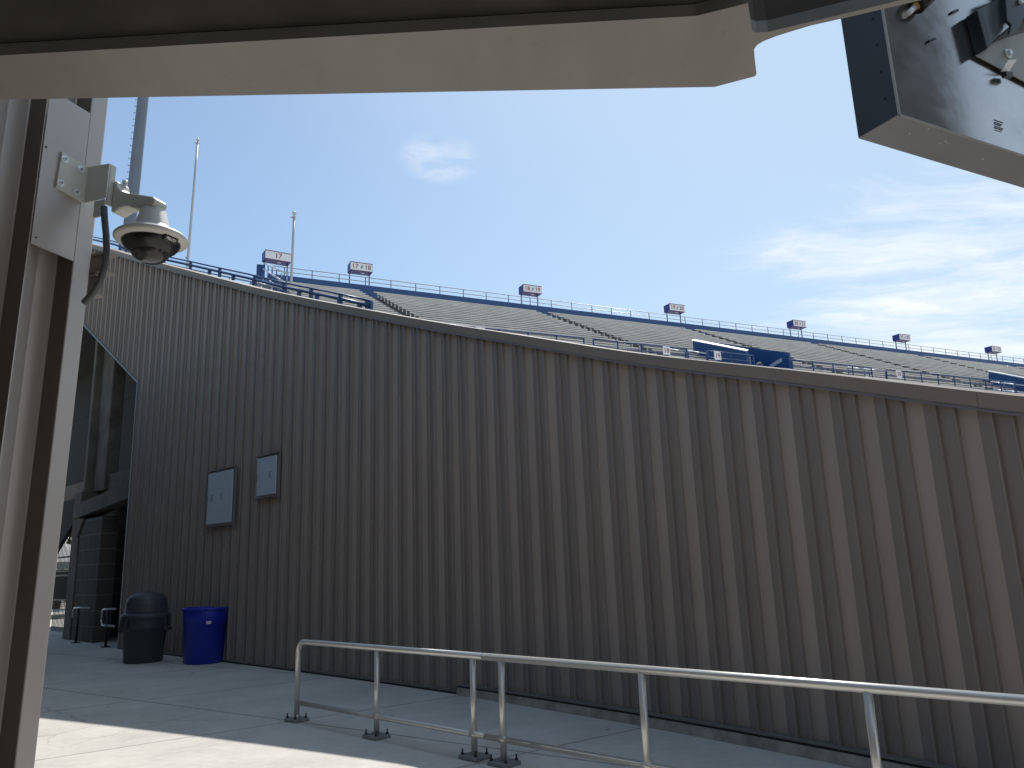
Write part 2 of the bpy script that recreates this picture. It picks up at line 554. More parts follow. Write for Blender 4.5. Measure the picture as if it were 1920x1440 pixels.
def mth(op, a, b=None, c=None):
    n = nd(nt, 'ShaderNodeMath', operation=op)
    for i, x in enumerate((a, b, c)):
        if x is None:
            continue
        if isinstance(x, (int, float)):
            n.inputs[i].default_value = x
        else:
            nt.links.new(x, n.inputs[i])
    return n.outputs[0]


def rng(x, a, b, lo=0.0, hi=1.0, smooth=True):
    n = nd(nt, 'ShaderNodeMapRange')
    if smooth:
        n.interpolation_type = 'SMOOTHSTEP'
    n.inputs[1].default_value, n.inputs[2].default_value = a, b
    n.inputs[3].default_value, n.inputs[4].default_value = lo, hi
    nt.links.new(x, n.inputs[0])
    return n.outputs[0]


zc = mth('MAXIMUM', sep.outputs[2], 0.02)
px = mth('DIVIDE', sep.outputs[0], zc)          # cloud layer coordinates (flat layer overhead)
py = mth('DIVIDE', sep.outputs[1], zc)
az = mth('ARCTAN2', sep.outputs[0], sep.outputs[1])
el = mth('ARCSINE', sep.outputs[2])
cmb = nd(nt, 'ShaderNodeCombineXYZ')
nt.links.new(px, cmb.inputs[0]); nt.links.new(py, cmb.inputs[1])
mp = nd(nt, 'ShaderNodeMapping')
mp.inputs['Rotation'].default_value = (0, 0, math.radians(-40))
mp.inputs['Scale'].default_value = (0.50, 1.25, 1)
nt.links.new(cmb.outputs[0], mp.inputs['Vector'])
nw = nd(nt, 'ShaderNodeTexNoise', Scale=1.6, Detail=3.0)
nt.links.new(cmb.outputs[0], nw.inputs['Vector'])
vw = nd(nt, 'ShaderNodeVectorMath', operation='MULTIPLY_ADD')
vw.inputs[1].default_value = (0.55, 0.55, 0)
nt.links.new(nw.outputs['Color'], vw.inputs[0])
nt.links.new(mp.outputs['Vector'], vw.inputs[2])
n1 = nd(nt, 'ShaderNodeTexNoise', Scale=1.35, Detail=12.0, Roughness=0.68)
nt.links.new(vw.outputs[0], n1.inputs['Vector'])
bankm = mth('MULTIPLY', rng(az, 0.08, 0.50), rng(el, 0.60, 0.28))
thr = mth('MULTIPLY_ADD', bankm, -0.36, 0.71)
cov = mth('SUBTRACT', n1.outputs['Fac'], thr)
cloud = rng(cov, -0.02, 0.34)
cloud = mth('MULTIPLY', cloud, rng(bankm, 0.0, 0.35))
# one small wisp higher up
wa, we = WISP_AZ, WISP_EL = (-0.0902, 0.509)
da = mth('DIVIDE', mth('SUBTRACT', az, wa), 0.070)
de = mth('DIVIDE', mth('SUBTRACT', el, we), 0.036)
rr = mth('ADD', mth('MULTIPLY', da, da), mth('MULTIPLY', de, de))
n2 = nd(nt, 'ShaderNodeTexNoise', Scale=7.0, Detail=9.0, Roughness=0.62, Distortion=0.6)
nt.links.new(cmb.outputs[0], n2.inputs['Vector'])
wisp = mth('MULTIPLY', rng(rr, 1.0, 0.0), rng(n2.outputs['Fac'], 0.38, 0.72))
cl = mth('MINIMUM', mth('ADD', mth('MULTIPLY', cloud, 0.92), mth('MULTIPLY', wisp, 0.42)), 1.0)
mixc = nd(nt, 'ShaderNodeMix', data_type='RGBA')
nt.links.new(cl, mixc.inputs[0])
# thin high haze lifts the blue a little
hz = nd(nt, 'ShaderNodeMix', data_type='RGBA')
hz.inputs[0].default_value = 0.06
nt.links.new(sky.outputs[0], hz.inputs[6])
hz.inputs[7].default_value = (6.2, 6.9, 7.6, 1)
tint = nd(nt, 'ShaderNodeMix', data_type='RGBA', blend_type='MULTIPLY')
tint.inputs[0].default_value = 1.0
nt.links.new(hz.outputs[2], tint.inputs[6])
tint.inputs[7].default_value = (0.87, 0.95, 0.955, 1)
veil = nd(nt, 'ShaderNodeMix', data_type='RGBA')      # thin cirrus veil thickening towards the right
nt.links.new(mth('MULTIPLY', rng(az, -0.45, 0.45), 0.62), veil.inputs[0])
nt.links.new(tint.outputs[2], veil.inputs[6])
veil.inputs[7].default_value = (4.75, 6.0, 7.4, 1)
nt.links.new(veil.outputs[2], mixc.inputs[6])
mixc.inputs[7].default_value = (7.6, 7.75, 7.9, 1)
nt.links.new(mixc.outputs[2], bg.inputs['Color'])
nt.links.new(bg.outputs[0], wo.inputs[0])

# ------------------------------------------------------------------ ground
mb = MB()
mb.quad((-2500, -2500, -0.02), (2500, -2500, -0.02), (2500, 2500, -0.02), (-2500, 2500, -0.02))
tag(mb.build('ground', M_GROUND), kind='structure')
mb = MB()
mb.quad((-30, -12, 0), (14, -12, 0), (14, 46, 0), (-30, 46, 0))
tag(mb.build('plaza_pavement', M_PAVE), kind='structure')

# ------------------------------------------------------------------ the ribbed wall
# centre line of the wall (plan), sampled, and height of its sloping top along it
WC = [(-16.9, 26.15), (-16.325, 25.6125), (-15.75, 25.075), (-15.175, 24.5375), (-14.6, 24.0), (-14.0407, 23.477), (-13.4919, 22.9638), (-12.9221, 22.4311), (-12.3, 21.85), (-11.6187, 21.213), (-10.8944, 20.5356), (-10.1304, 19.8229), (-9.33, 19.08), (-8.442, 18.2623), (-7.4819, 17.3825), (-6.5534, 16.5314), (-5.76, 15.8), (-5.1467, 15.2283), (-4.6525, 14.7625), (-4.222, 14.353), (-3.8, 13.95), (-3.3859, 13.5542), (-3.0044, 13.1875), (-2.6382, 12.832), (-2.27, 12.47), (-1.8938, 12.0963), (-1.5194, 11.7206), (-1.1527, 11.3471), (-0.8, 10.98), (-0.4582, 10.6139), (-0.1256, 10.2487), (0.1898, 9.8967), (0.48, 9.57), (0.7377, 9.2781), (0.9688, 9.0125), (1.1855, 8.7581), (1.4, 8.5), (1.6153, 8.2337), (1.825, 7.9675), (2.0272, 7.705), (2.22, 7.45), (2.3994, 7.209), (2.5675, 6.9781), (2.7319, 6.7457), (2.9, 6.5), (3.0736, 6.2379), (3.2488, 5.9656), (3.4245, 5.6855), (3.6, 5.4), (3.775, 5.107), (3.95, 4.8063), (4.125, 4.5023), (4.3, 4.2), (4.3, 4.2)]
TOPS = [(7.2708, 11.0145), (9.8151, 9.9421), (12.4766, 8.8494), (16.1283, 7.3649), (18.3127, 6.5328), (19.961, 5.9228), (21.6884, 5.2856), (23.7585, 4.5587), (25.3046, 4.0002), (26.1079, 3.7345), (27.2537, 3.3805), (28.367, 3.0112), (29.2542, 2.7151)]
WC = [Vector((x, y, 0)) for x, y in WC]
WS = [0.0]
for a, b in zip(WC, WC[1:]):
    WS.append(WS[-1] + (b - a).length)


def wat(s):
    """point and outward (towards the camera) normal of the wall line at arc length s"""
    s = max(0.0, min(WS[-1] - 1e-4, s))
    for i in range(len(WS) - 1):
        if WS[i + 1] >= s:
            break
    t = (s - WS[i]) / (WS[i + 1] - WS[i])
    p = WC[i].lerp(WC[i + 1], t)
    i0, i1 = max(0, i - 1), min(len(WC) - 1, i + 2)
    d0 = (WC[i + 1] - WC[i0]).normalized()
    d1 = (WC[i1] - WC[i]).normalized()
    d = d0.lerp(d1, t).normalized()
    return p, Vector((d.y, -d.x, 0)), d


def top_h(s):
    T = TOPS
    if s <= T[0][0]:
        return T[0][1] + (T[0][0] - s) * 0.41
    for (s0, h0), (s1, h1) in zip(T, T[1:]):
        if s <= s1:
            return h0 + (h1 - h0) * (s - s0) / (s1 - s0)
    return T[-1][1] - (s - T[-1][0]) * 0.30


_sm = [top_h(i * 0.25) for i in range(int(WS[-1] / 0.25) + 2)]
for _ in range(6):
    _sm = [_sm[0]] + [(a + 2 * b + c) / 4 for a, b, c in zip(_sm, _sm[1:], _sm[2:])] + [_sm[-1]]


def htop(s):
    i = max(0, min(len(_sm) - 2, int(s / 0.25)))
    t = s / 0.25 - i
    return _sm[i] + (_sm[i + 1] - _sm[i]) * t - 0.018


S_END = WS[-1]
S_OPEN = 10.1409            # right-hand edge of the opening under the wall
S_KERB = 22.1256           # where the kerb begins
Z_OPEN = 6.4939
Z_OPEN_L, S_OPEN_L = (9.3105, 5.2818)


def zbot(s):
    if s < S_OPEN - 1e-6:
        return Z_OPEN + (S_OPEN - s) * (Z_OPEN_L - Z_OPEN) / (S_OPEN - S_OPEN_L)
    if s > S_KERB:
        return 0.118
    return 0.012


wall = thing('ribbed_wall', 'long brown ribbed metal wall with a top that slopes down beside the plaza', 'wall', WC[len(WC) // 2])
# rib stations
ribs = [26.3768]
while ribs[-1] < S_END + 0.4:
    ribs.append(ribs[-1] + 0.40)
while ribs[0] > -0.4:
    ribs.insert(0, ribs[0] - (0.40 if ribs[0] > 22.6 else 0.368))
DEP = 0.044
prof = [(0.0, DEP + 0.005), (0.014, DEP + 0.004), (0.018, 0.003), (0.03, 0.0), (0.36, 0.0), (0.64, DEP - 0.004),
        (0.646, DEP + 0.003), (0.664, DEP + 0.003), (0.668, DEP - 0.028), (0.985, DEP + 0.0)]
pts = []
for a, b in zip(ribs, ribs[1:]):
    for f_, n_ in prof:
        s = a + (b - a) * f_
        if 0 < s < S_END:
            pts.append((s, n_))
    # cut exactly at the opening and kerb
pts += [(S_OPEN - 1e-5, 0.0), (S_OPEN, 0.0), (S_KERB, 0.0), (S_KERB + 1e-5, 0.0)]
pts.sort()
mb = MB()
prev = None
for s, n_ in pts:
    p, nr, d = wat(s)
    q = p + nr * n_
    zt = htop(s) - 0.10
    lo = mb.bm.verts.new((q.x, q.y, zbot(s)))
    hi = mb.bm.verts.new((q.x, q.y, zt))
    if prev:
        f_ = mb.bm.faces.new((prev[0], lo, hi, prev[1]))
        if max(n_, prev[2]) > DEP + 0.0025 and min(n_, prev[2]) > DEP:
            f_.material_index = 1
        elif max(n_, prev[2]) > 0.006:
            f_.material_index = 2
    prev = (lo, hi, n_)
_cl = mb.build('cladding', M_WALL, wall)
_cl.data.materials.append(M_RIB_HIGHLIGHT)
_cl.data.materials.append(M_WALL_SHADED)
# sloping metal coping in lapped lengths
mb = MB()
def strip(mb, s0, s1, sect, step=0.5, cap=True):
    """sweep a closed section [(n, z)] along the wall top between two stations"""
    n = max(1, int((s1 - s0) / step))
    rings = []
    for i in range(n + 1):
        s = s0 + (s1 - s0) * i / n
        p, nr, d = wat(s)
        h = htop(s)
        rings.append([mb.bm.verts.new((p.x + nr.x * a, p.y + nr.y * a, h + z)) for a, z in sect])
    k = len(sect)
    for a, b in zip(rings, rings[1:]):
        for j in range(k):
            mb.bm.faces.new((a[j], b[j], b[(j + 1) % k], a[(j + 1) % k]))
    if cap:
        mb.bm.faces.new(rings[0]); mb.bm.faces.new(list(reversed(rings[-1])))
    return mb
SECT = [(DEP + 0.030, -0.125), (DEP + 0.034, 0.0), (-0.30, 0.03), (-0.30, -0.12)]
joints = [0.02] + [12.4766, 18.0727, 21.6495, 25.4076, 28.9773] + [S_END - 0.02]
for a, b in zip(joints, joints[1:]):
    strip(mb, a + 0.002, b - 0.002, SECT)
mb.build('coping', M_COPE, wall)
mb = MB()
strip(mb, 0.03, S_END - 0.03, [(DEP + 0.020, -0.146), (DEP + 0.042, -0.146), (DEP + 0.042, -0.128), (DEP + 0.020, -0.128)])
mb.build('drip_edge', M_DRIP, wall)
# soffit trim round the opening
mb = MB()
p0, n0, d0 = wat(S_OPEN_L - 2.5); p1, n1_, d1 = wat(S_OPEN)
za, zb = zbot(S_OPEN_L - 2.5), Z_OPEN
mb.prism([p0 + n0 * 0.07 + V(0, 0, za - 0.05), p1 + n1_ * 0.07 + V(0, 0, zb - 0.05), p1 + n1_ * 0.07 + V(0, 0, zb), p0 + n0 * 0.07 + V(0, 0, za)], -n1_ * 0.14)
mb.prism([p1 + n1_ * 0.07 + V(0, 0, 0.012), p1 + n1_ * 0.07 + d1 * 0.05 + V(0, 0, 0.012), p1 + n1_ * 0.07 + d1 * 0.05 + V(0, 0, zb), p1 + n1_ * 0.07 + V(0, 0, zb)], -n1_ * 0.30)
mb.build('opening_trim', M_DRIP, wall)
# back of the wall: ramp deck and inner face keep the space behind it dark
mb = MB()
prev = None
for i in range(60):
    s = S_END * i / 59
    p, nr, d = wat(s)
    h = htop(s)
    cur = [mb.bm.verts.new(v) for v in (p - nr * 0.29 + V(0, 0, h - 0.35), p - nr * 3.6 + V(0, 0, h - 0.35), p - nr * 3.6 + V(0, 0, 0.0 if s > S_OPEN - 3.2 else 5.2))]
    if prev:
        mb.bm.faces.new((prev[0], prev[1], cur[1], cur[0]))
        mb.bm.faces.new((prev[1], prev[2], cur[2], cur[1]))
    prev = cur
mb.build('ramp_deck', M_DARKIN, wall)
# base: sealant line and light flashing
mb = MB()
mf = MB()
def runs(mb, s0, s1, n0, n1, z0, z1, step=0.6):
    n = max(1, int((s1 - s0) / step)); rings = []
    for i in range(n + 1):
        s = s0 + (s1 - s0) * i / n
        p, nr, d = wat(s)
        rings.append([mb.bm.verts.new((p.x + nr.x * a, p.y + nr.y * a, z)) for a, z in ((n0, z0), (n1, z0), (n1, z1), (n0, z1))])
    for a, b in zip(rings, rings[1:]):
        for j in range(4):
            mb.bm.faces.new((a[j], a[(j + 1) % 4], b[(j + 1) % 4], b[j]))
    mb.bm.faces.new(list(reversed(rings[0]))); mb.bm.faces.new(rings[-1])
runs(mb, S_OPEN + 0.06, S_KERB - 0.02, 0.03, DEP + 0.034, 0.001, 0.022)
runs(mb, S_KERB, S_END - 0.02, 0.03, DEP + 0.046, 0.094, 0.114)
mb.build('sealant_joint', M_GAP, wall)
runs(mf, S_OPEN + 0.06, S_KERB - 0.02, 0.0, DEP + 0.026, 0.023, 0.042)
runs(mf, S_KERB, S_END - 0.02, 0.0, DEP + 0.050, 0.115, 0.134)
mf.build('base_flashing', M_FLASH, wall)
# kerb under the right-hand half of the wall
mb = MB()
n = 70; rings = []
rk = random.Random(3)
for i in range(n + 1):
    s = S_KERB + (S_END - S_KERB) * i / n
    p, nr, d = wat(s)
    j = rk.uniform(-0.006, 0.006)
    rings.append([mb.bm.verts.new(p + nr * a + V(0, 0, z)) for a, z in ((-0.25, -0.01), (DEP + 0.075 + j, -0.01), (DEP + 0.062 + j * 0.6, 0.05), (DEP + 0.056, 0.093), (-0.25, 0.093))])
for a, b in zip(rings, rings[1:]):
    for j in range(5):
        mb.bm.faces.new((a[j], a[(j + 1) % 5], b[(j + 1) % 5], b[j]))
mb.bm.faces.new(list(reversed(rings[0]))); mb.bm.faces.new(rings[-1])
tag(mb.build('kerb', M_KERB), kind='structure')

# ------------------------------------------------------------------ enclosures on the wall
def enclosure(sz, label, marks, latch_left):
    (s0, z1), (s1, _), (_, z0) = sz
    pa, na, da = wat(s0); pb, nb, db = wat(s1)
    a, b = pa + na * (DEP + 0.01), pb + nb * (DEP + 0.01)
    d = (b - a).normalized(); nr = Vector((d.y, -d.x, 0)); w = (b - a).length
    t = thing('electrical_enclosure', label, 'electrical box', (a + b) / 2 + V(0, 0, z0), 'grey enclosures mounted on the ribbed wall')
    mb = MB()
    mb.obox(a + V(0, 0, z0), d * w, nr * 0.05, V(0, 0, z1 - z0))
    mb.build('case', M_BOXTRIM, t)
    mb = MB()
    mb.obox(a + V(0, 0, z0 + 0.045) + d * 0.022 + nr * 0.052, d * (w - 0.06), nr * 0.020, V(0, 0, z1 - z0 - 0.07))
    mb.bevel(0.008, 1)
    dr = mb.build('door', M_BOXGREY, t)
    for dx in (-0.045, w - 0.025):
        mb = MB()
        mb.obox(a + V(0, 0, z0 - 0.04) + d * (dx + 0.01) + nr * 0.02, d * 0.05, nr * 0.04, V(0, 0, 0.035))
        mb.build('mounting_foot', M_BOXTRIM, t)
    mb = MB()
    mb.obox(a + V(0, 0, z1 + 0.005) - d * 0.02, d * (w + 0.04), nr * 0.085, V(0, 0, 0.02))
    mb.build('rain_hood', M_BOXTRIM, t)
    hz = (z0 + z1) / 2
    mb = MB()
    lx = 0.02 if latch_left else w - 0.10
    mb.obox(a + d * lx + nr * 0.0725 + V(0, 0, hz - 0.06), d * 0.03, nr * 0.03, V(0, 0, 0.12))
    sub(dr, 'latch', mb, M_BOXTRIM)
    for mx in marks:
        mb = MB()
        for k in range(3):
            mb.obox(a + d * (w * mx + k * 0.028) + nr * 0.0725 + V(0, 0, hz - 0.06 + 0.035 * (k % 2)), d * 0.012, nr * 0.002, V(0, 0, 0.12 - 0.03 * k))
        mb.obox(a + d * (w * mx) + nr * 0.0725 + V(0, 0, hz + 0.065), d * 0.09, nr * 0.002, V(0, 0, 0.012))
        sub(dr, 'warning_decal', mb, M_DECAL)
    return t


enclosure([(14.3951, 3.7253), (15.5055, 3.7316), (15.519, 2.5967)], 'larger and lower grey enclosure on the ribbed wall, above the blue bin', (0.18, 0.55), True)
enclosure([(16.4058, 3.8122), (17.178, 3.8239), (17.1684, 3.0199)], 'smaller and higher grey enclosure on the ribbed wall', (0.62,), True)

# ------------------------------------------------------------------ bins
def grey_bin(c):
    t = thing('waste_bin', 'charcoal plastic waste bin with a domed lid, next to the blue bin', 'bin', c)
    c = V(c)
    mb = MB()
    mb.lathe([(0.0, 0.0), (0.345, 0.0), (0.36, 0.02), (0.40, 0.62), (0.415, 0.625), (0.42, 0.70), (0.428, 0.86), (0.43, 0.88), (0.40, 0.88), (0.39, 0.80)], c, 40)
    b = mb.build('body', M_BINGREY, t)
    mb = MB()
    mb.lathe([(0.455, 0.835), (0.462, 0.85), (0.462, 0.905), (0.43, 0.935), (0.40, 0.945), (0.385, 1.12), (0.36, 1.22), (0.29, 1.30), (0.15, 1.345), (0.0, 1.355)], c, 40)
    l = mb.build('lid', M_BINGREY, t)
    face = Vector((0.42, -0.9, 0)).normalized()
    side = Vector((-face.y, face.x, 0))
    mb = MB()
    # swinging flap, a curved panel on the dome's front
    arc = []
    for k in range(9):
        a = -0.75 + 1.5 * k / 8
        arc.append(face * math.cos(a) + side * math.sin(a))
    for z0, z1, r0, r1 in ((0.965, 1.13, 0.408, 0.394), (1.13, 1.215, 0.394, 0.370)):
        for u, v in zip(arc, arc[1:]):
            mb.quad(c + u * r0 + V(0, 0, z0), c + v * r0 + V(0, 0, z0), c + v * r1 + V(0, 0, z1), c + u * r1 + V(0, 0, z1))
    mb.bm.verts.ensure_lookup_table()
    bmesh.ops.remove_doubles(mb.bm, verts=mb.bm.verts[:], dist=1e-4)
    bmesh.ops.solidify(mb.bm, geom=mb.bm.faces[:], thickness=0.012)
    sub(l, 'flap', mb, M_BINGREY)
    for sgn in (1, -1):
        u = (side * sgn * 0.85 + face * 0.5).normalized()
        w = Vector((-u.y, u.x, 0))
        mb = MB()
        p = c + u * 0.44
        mb.obox(p - w * 0.10 + V(0, 0, 0.62), w * 0.05, u * 0.045 + V(0, 0, -0.02), V(0, 0, 0.24) - u * 0.01)
        mb.obox(p + w * 0.05 + V(0, 0, 0.62), w * 0.05, u * 0.045 + V(0, 0, -0.02), V(0, 0, 0.24) - u * 0.01)
        mb.obox(p - w * 0.10 + u * 0.045 + V(0, 0, 0.60), w * 0.20, u * 0.03, V(0, 0, 0.06))
        mb.bevel(0.008, 1)
        mb.build('handle', M_BINGREY, t)


def blue_bin(c):
    t = thing('recycling_bin', 'open bright blue plastic bin against the ribbed wall', 'bin', c)
    c = V(c)
    mb = MB()
    rot = math.radians(-43)
    mb.lathe([(0.0, 0.0), (0.37, 0.0), (0.385, 0.015), (0.415, 0.70), (0.425, 0.705), (0.435, 0.98), (0.43, 1.0), (0.415, 1.0), (0.40, 0.75), (0.36, 0.03), (0.0, 0.03)], c, 44, 1.10, 0.92, rot)
    mb.build('body', M_BINBLUE, t)
    mb = MB()
    mb.lathe([(0.43, 0.975), (0.452, 0.98), (0.458, 1.0), (0.452, 1.022), (0.43, 1.026), (0.418, 1.015), (0.418, 0.985), (0.43, 0.975)], c, 44, 1.10, 0.92, rot)
    mb.build('rim', M_BINBLUE, t)
    f = Vector((0.40, -0.92, 0)).normalized(); s = Vector((-f.y, f.x, 0))
    mb = MB()
    r = 0.470
    mb.obox(c + f * r - s * 0.0 + V(0, 0, 0.735), s * 0.085, f * 0.004, V(0, 0, 0.05))
    st = mb.build('sticker', M_WHITE, t)
    mb = MB()
    for k in range(3):
        mb.obox(c + f * (r + 0.0045) + s * (0.012 + k * 0.02) + V(0, 0, 0.75), s * 0.012, f * 0.001, V(0, 0, 0.014))
    sub(st, 'sticker_print', mb, M_DARKTXT)


grey_bin((-7.5233, 16.2088, 0.0))
blue_bin((-6.1402, 15.7413, 0.0))

# ------------------------------------------------------------------ handrails in the foreground
RA, RB = V((-2.6007, 9.4997, 0.0)), V((-0.1844, 7.2122, 0.0))
RH = 0.87


def handrail(label, stations, start, end, curved_start, lit=''):
    d = (RB - RA).normalized()
    nr = Vector((d.y, -d.x, 0))
    t = thing('handrail', label, 'handrail', RA + d * start, 'aluminium pipe handrails in the foreground')
    P = lambda s, z: RA + d * s + V(0, 0, z)
    path = []
    if curved_start:
        path += [P(start, 0.02), P(start, RH - 0.14)]
        for k in range(1, 9):
            a = PI / 2 * k / 8
            path.append(P(start + 0.13 * (1 - math.cos(a)), RH - 0.13 + 0.13 * math.sin(a)))
    else:
        path.append(P(start, RH))
    path.append(P(end, RH))
    mb = MB(); mb.tube(path, 0.031, 16)
    mb.build('top_rail', M_RAIL, t)
    mb = MB(); mb.tube([P(start + (0.0 if curved_start else 0.0), 0.20), P(end, 0.20)], 0.025, 14)
    lr = mb.build('lower_rail', M_RAIL, t)
    for s in stations:
        if start + 0.01 < s < end:
            mb = MB()
            mb.tube([P(s - 0.040, 0.20), P(s + 0.040, 0.20)], 0.031, 14)
            sub(lr, 'weld_collar', mb, M_RAIL)
    for s in stations:
        if not (curved_start and abs(s - start) < 1e-3):
            mb = MB(); mb.tube([P(s, 0.02), P(s, RH - 0.02)], 0.028, 16)
            po = mb.build('post', M_RAIL, t)
        else:
            mb = MB(); mb.tube([P(s, 0.03), P(s, 0.07)], 0.037, 16)
            po = mb.build('post_collar', M_RAIL, t)
        mb = MB()
        mb.box(P(s, 0.019), 0.23, 0.19, 0.034, d, -nr if False else Vector((-d.y, d.x, 0)))
        mb.bevel(0.004, 1)
        bp = sub(po, 'base_plate', mb, M_PLATE)
        for i in (-1, 1):
            for j in (-1, 1):
                mb = MB()
                q = P(s, 0.036) + d * 0.085 * i + nr * 0.068 * j
                mb.tube([q, q + V(0, 0, 0.016)], 0.015, 6)
                mb.tube([q + V(0, 0, 0.016), q + V(0, 0, 0.05)], 0.0075, 8)
                sub(po, 'anchor_bolt', mb, M_DARKBOLT)
    return t


_d = (RB - RA).normalized()
def rs(p):
    return (V(p[0], p[1], 0) - RA).dot(_d)
ST = [rs(p) for p in [(-2.6007, 9.4997, 0.0), (-1.5262, 8.4277, 0.0), (-0.4586, 7.4533, 0.0), (-0.1844, 7.2122, 0.0)]]
ST2 = [rs(p) for p in [(0.9642, 6.2651, 0.87), (2.1765, 5.1319, 0.87)]]
S_JOINT = rs((-0.3464, 7.362, 0.87))
handrail('nearer-to-the-bins length of pipe handrail with a curved end and three posts', ST[:3], 0.0, S_JOINT - 0.003, True)
handrail('longer length of pipe handrail whose top shines in the sun, running out of the frame', [ST[3], ST2[0], ST2[1], ST2[1] + (ST2[1] - ST2[0])], S_JOINT + 0.003, ST2[1] + 2.2, False)

# ------------------------------------------------------------------ gate jamb with ribbed siding
JD = math.radians(20)
JT = Vector((-math.sin(JD), -math.cos(JD), 0))        # towards the camera
JN = Vector((math.cos(JD), -math.sin(JD), 0))         # out of the siding
LEAN = 0.0186
JX0 = -1.46289


def J(t, n, z):
    return Vector((JX0 + LEAN * z, 2.45, z)) + JT * t + JN * n


jamb = thing('clad_jamb', 'tan ribbed metal jamb of the entrance under the overhead beam', 'jamb', J(0.2, 0, 0))
Z1 = 3.40
profJ = [(-0.012, -0.16), (-0.010, -0.004), (-0.004, 0.0), (0.054, 0.0), (0.056, -0.003), (0.0585, -0.070), (0.061, -0.074), (0.125, -0.074), (0.212, -0.004), (0.215, 0.0), (0.219, 0.0),
         (0.2215, -0.070), (0.226, -0.074), (0.290, -0.074), (0.378, -0.004), (0.381, 0.0), (0.385, 0.0), (0.3875, -0.070), (0.392, -0.074), (0.46, -0.074), (0.545, 0.0), (0.55, 0.0), (0.553, -0.056), (0.75, -0.056), (0.75, -0.2)]
mb = MB()
prev = None
for t_, n_ in profJ:
    lo = mb.bm.verts.new(J(t_, n_, 0.0)); hi = mb.bm.verts.new(J(t_, n_, Z1))
    if prev:
        f_ = mb.bm.faces.new((prev[0], prev[1], hi, lo))
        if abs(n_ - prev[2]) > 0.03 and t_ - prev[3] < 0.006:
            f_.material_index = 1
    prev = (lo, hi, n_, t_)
mb.build('siding', M_JAMB, jamb).data.materials.append(M_RETURN_SHADE)
# flat cover plate the camera is bolted to
mb = MB()
mb.prism([J(0.0605, 0.001, 2.712), J(0.214, 0.001, 2.716), J(0.214, 0.001, 3.253), J(0.0605, 0.001, 3.253)], JN * 0.004)
cp = mb.build('cover_plate', M_JAMB, jamb)
for t_, z_ in ((0.20, 2.74), (0.205, 3.05)):
    mb = MB()
    c = J(t_, 0.005, z_)
    mb.tube([c, c + JN * 0.003], 0.003, 8)
    sub(cp, 'rivet', mb, M_DARKBOLT)
# girts showing behind the far edge
for zz, wf in ((2.705, 1.0), (2.632, 0.55)):
    mb = MB()
    c = J(-0.03, -0.045, zz)
    ex = JN * 0.078 * wf
    mb.obox(c, ex * 1.12, -JT * 0.05, V(0, 0, 0.004))
    mb.obox(c + V(0, 0, 0.066), ex * 1.12, -JT * 0.05, V(0, 0, 0.004))
    mb.obox(c + V(0, 0, 0.0042) - JT * 0.012, ex, -JT * 0.004, V(0, 0, 0.0616))
    mb.build('girt', M_GIRT, jamb)

# ------------------------------------------------------------------ security camera
camt = thing('security_camera', 'white dome security camera hanging from a bracket bolted to the tan jamb', 'security camera', J(0.09, 0.006, 2.99))
mb = MB()
mb.prism([J(0.0530, 0.0055, 2.922), J(0.1590, 0.0055, 2.929), J(0.1530, 0.0055, 3.060), J(0.0530, 0.0055, 3.053)], JN * 0.007)
mb.prism([J(0.0530, 0.0127, 2.922), J(0.0530, 0.108, 2.922), J(0.0530, 0.108, 3.045), J(0.0530, 0.0127, 3.053)], -JT * 0.006)
mb.prism([J(0.0465, 0.103, 2.90), J(0.0245, 0.103, 2.90), J(0.0245, 0.103, 3.045), J(0.0465, 0.103, 3.045)], JN * 0.006)
mb.prism([J(0.0465, 0.052, 2.862), J(0.0465, 0.098, 2.862), J(0.0465, 0.098, 2.9215), J(0.0465, 0.052, 2.9215)], -JT * 0.005)
br = mb.build('wall_bracket', M_BRACKET, camt)
for t_, z_ in ((0.142, 3.037), (0.080, 3.031), (0.146, 2.950), (0.086, 2.944)):
    mb = MB()
    c = J(t_, 0.013, z_)
    mb.tube([c, c + JN * 0.002], 0.013, 18)
    mb.tube([c + JN * 0.002, c + JN * 0.0065], 0.0062, 12)
    bo = sub(br, 'bolt', mb, M_BOLT)
    mb = MB()
    mb.tube([c + JN * 0.0064, c + JN * 0.007], 0.0036, 6)
    sub(br, 'bolt_socket', mb, M_DARKBOLT)
# arm: tapered, in the plane of JN
DC = J(-0.005, 0.262, 2.768)     # centre of the shroud
AZ0 = 2.768
mb = MB()
out = []
for n_, z_ in ((0.109, 2.880), (0.120, 2.876), (0.150, 2.888), (0.180, 2.888), (0.215, 2.872), (0.25, 2.868), (0.285, 2.868), (0.297, 2.876), (0.297, 2.890), (0.285, 2.900),
               (0.25, 2.912), (0.21, 2.925), (0.17, 2.938), (0.145, 2.950), (0.128, 2.968), (0.122, 2.990), (0.109, 2.993)):
    out.append(J(0.030, n_, z_))
mb.prism(out, -JT * 0.056)
mb.bevel(0.010, 3)
for f_ in mb.bm.faces:
    f_.smooth = False
mb.build('arm', M_BRACKET, camt)
mb = MB()
c = J(0.0, 0.127, 2.98); mb.tube([c, c + V(0, 0, 0.012)], 0.006, 8)
mb.tube([c + V(0, 0, 0.012), c + V(0, 0, 0.022)], 0.010, 6)
mb.build('clamp_screw', M_BOLT, camt)
mb = MB()
mb.lathe([(0.030, 0.108), (0.034, 0.104), (0.040, 0.095), (0.053, 0.045), (0.062, 0.030), (0.073, 0.024)][::-1], DC, 40)
mb.lathe([(0.022, 0.098), (0.026, 0.118), (0.0, 0.118)], DC, 24)
mb.build('neck', M_SHROUD, camt)
mb = MB()
mb.lathe([(0.086, -0.014), (0.108, -0.010), (0.1135, -0.004), (0.1135, 0.002), (0.108, 0.008), (0.090, 0.018), (0.070, 0.026), (0.05, 0.03)], DC, 56)
mb.build('shroud', M_SHROUD, camt)
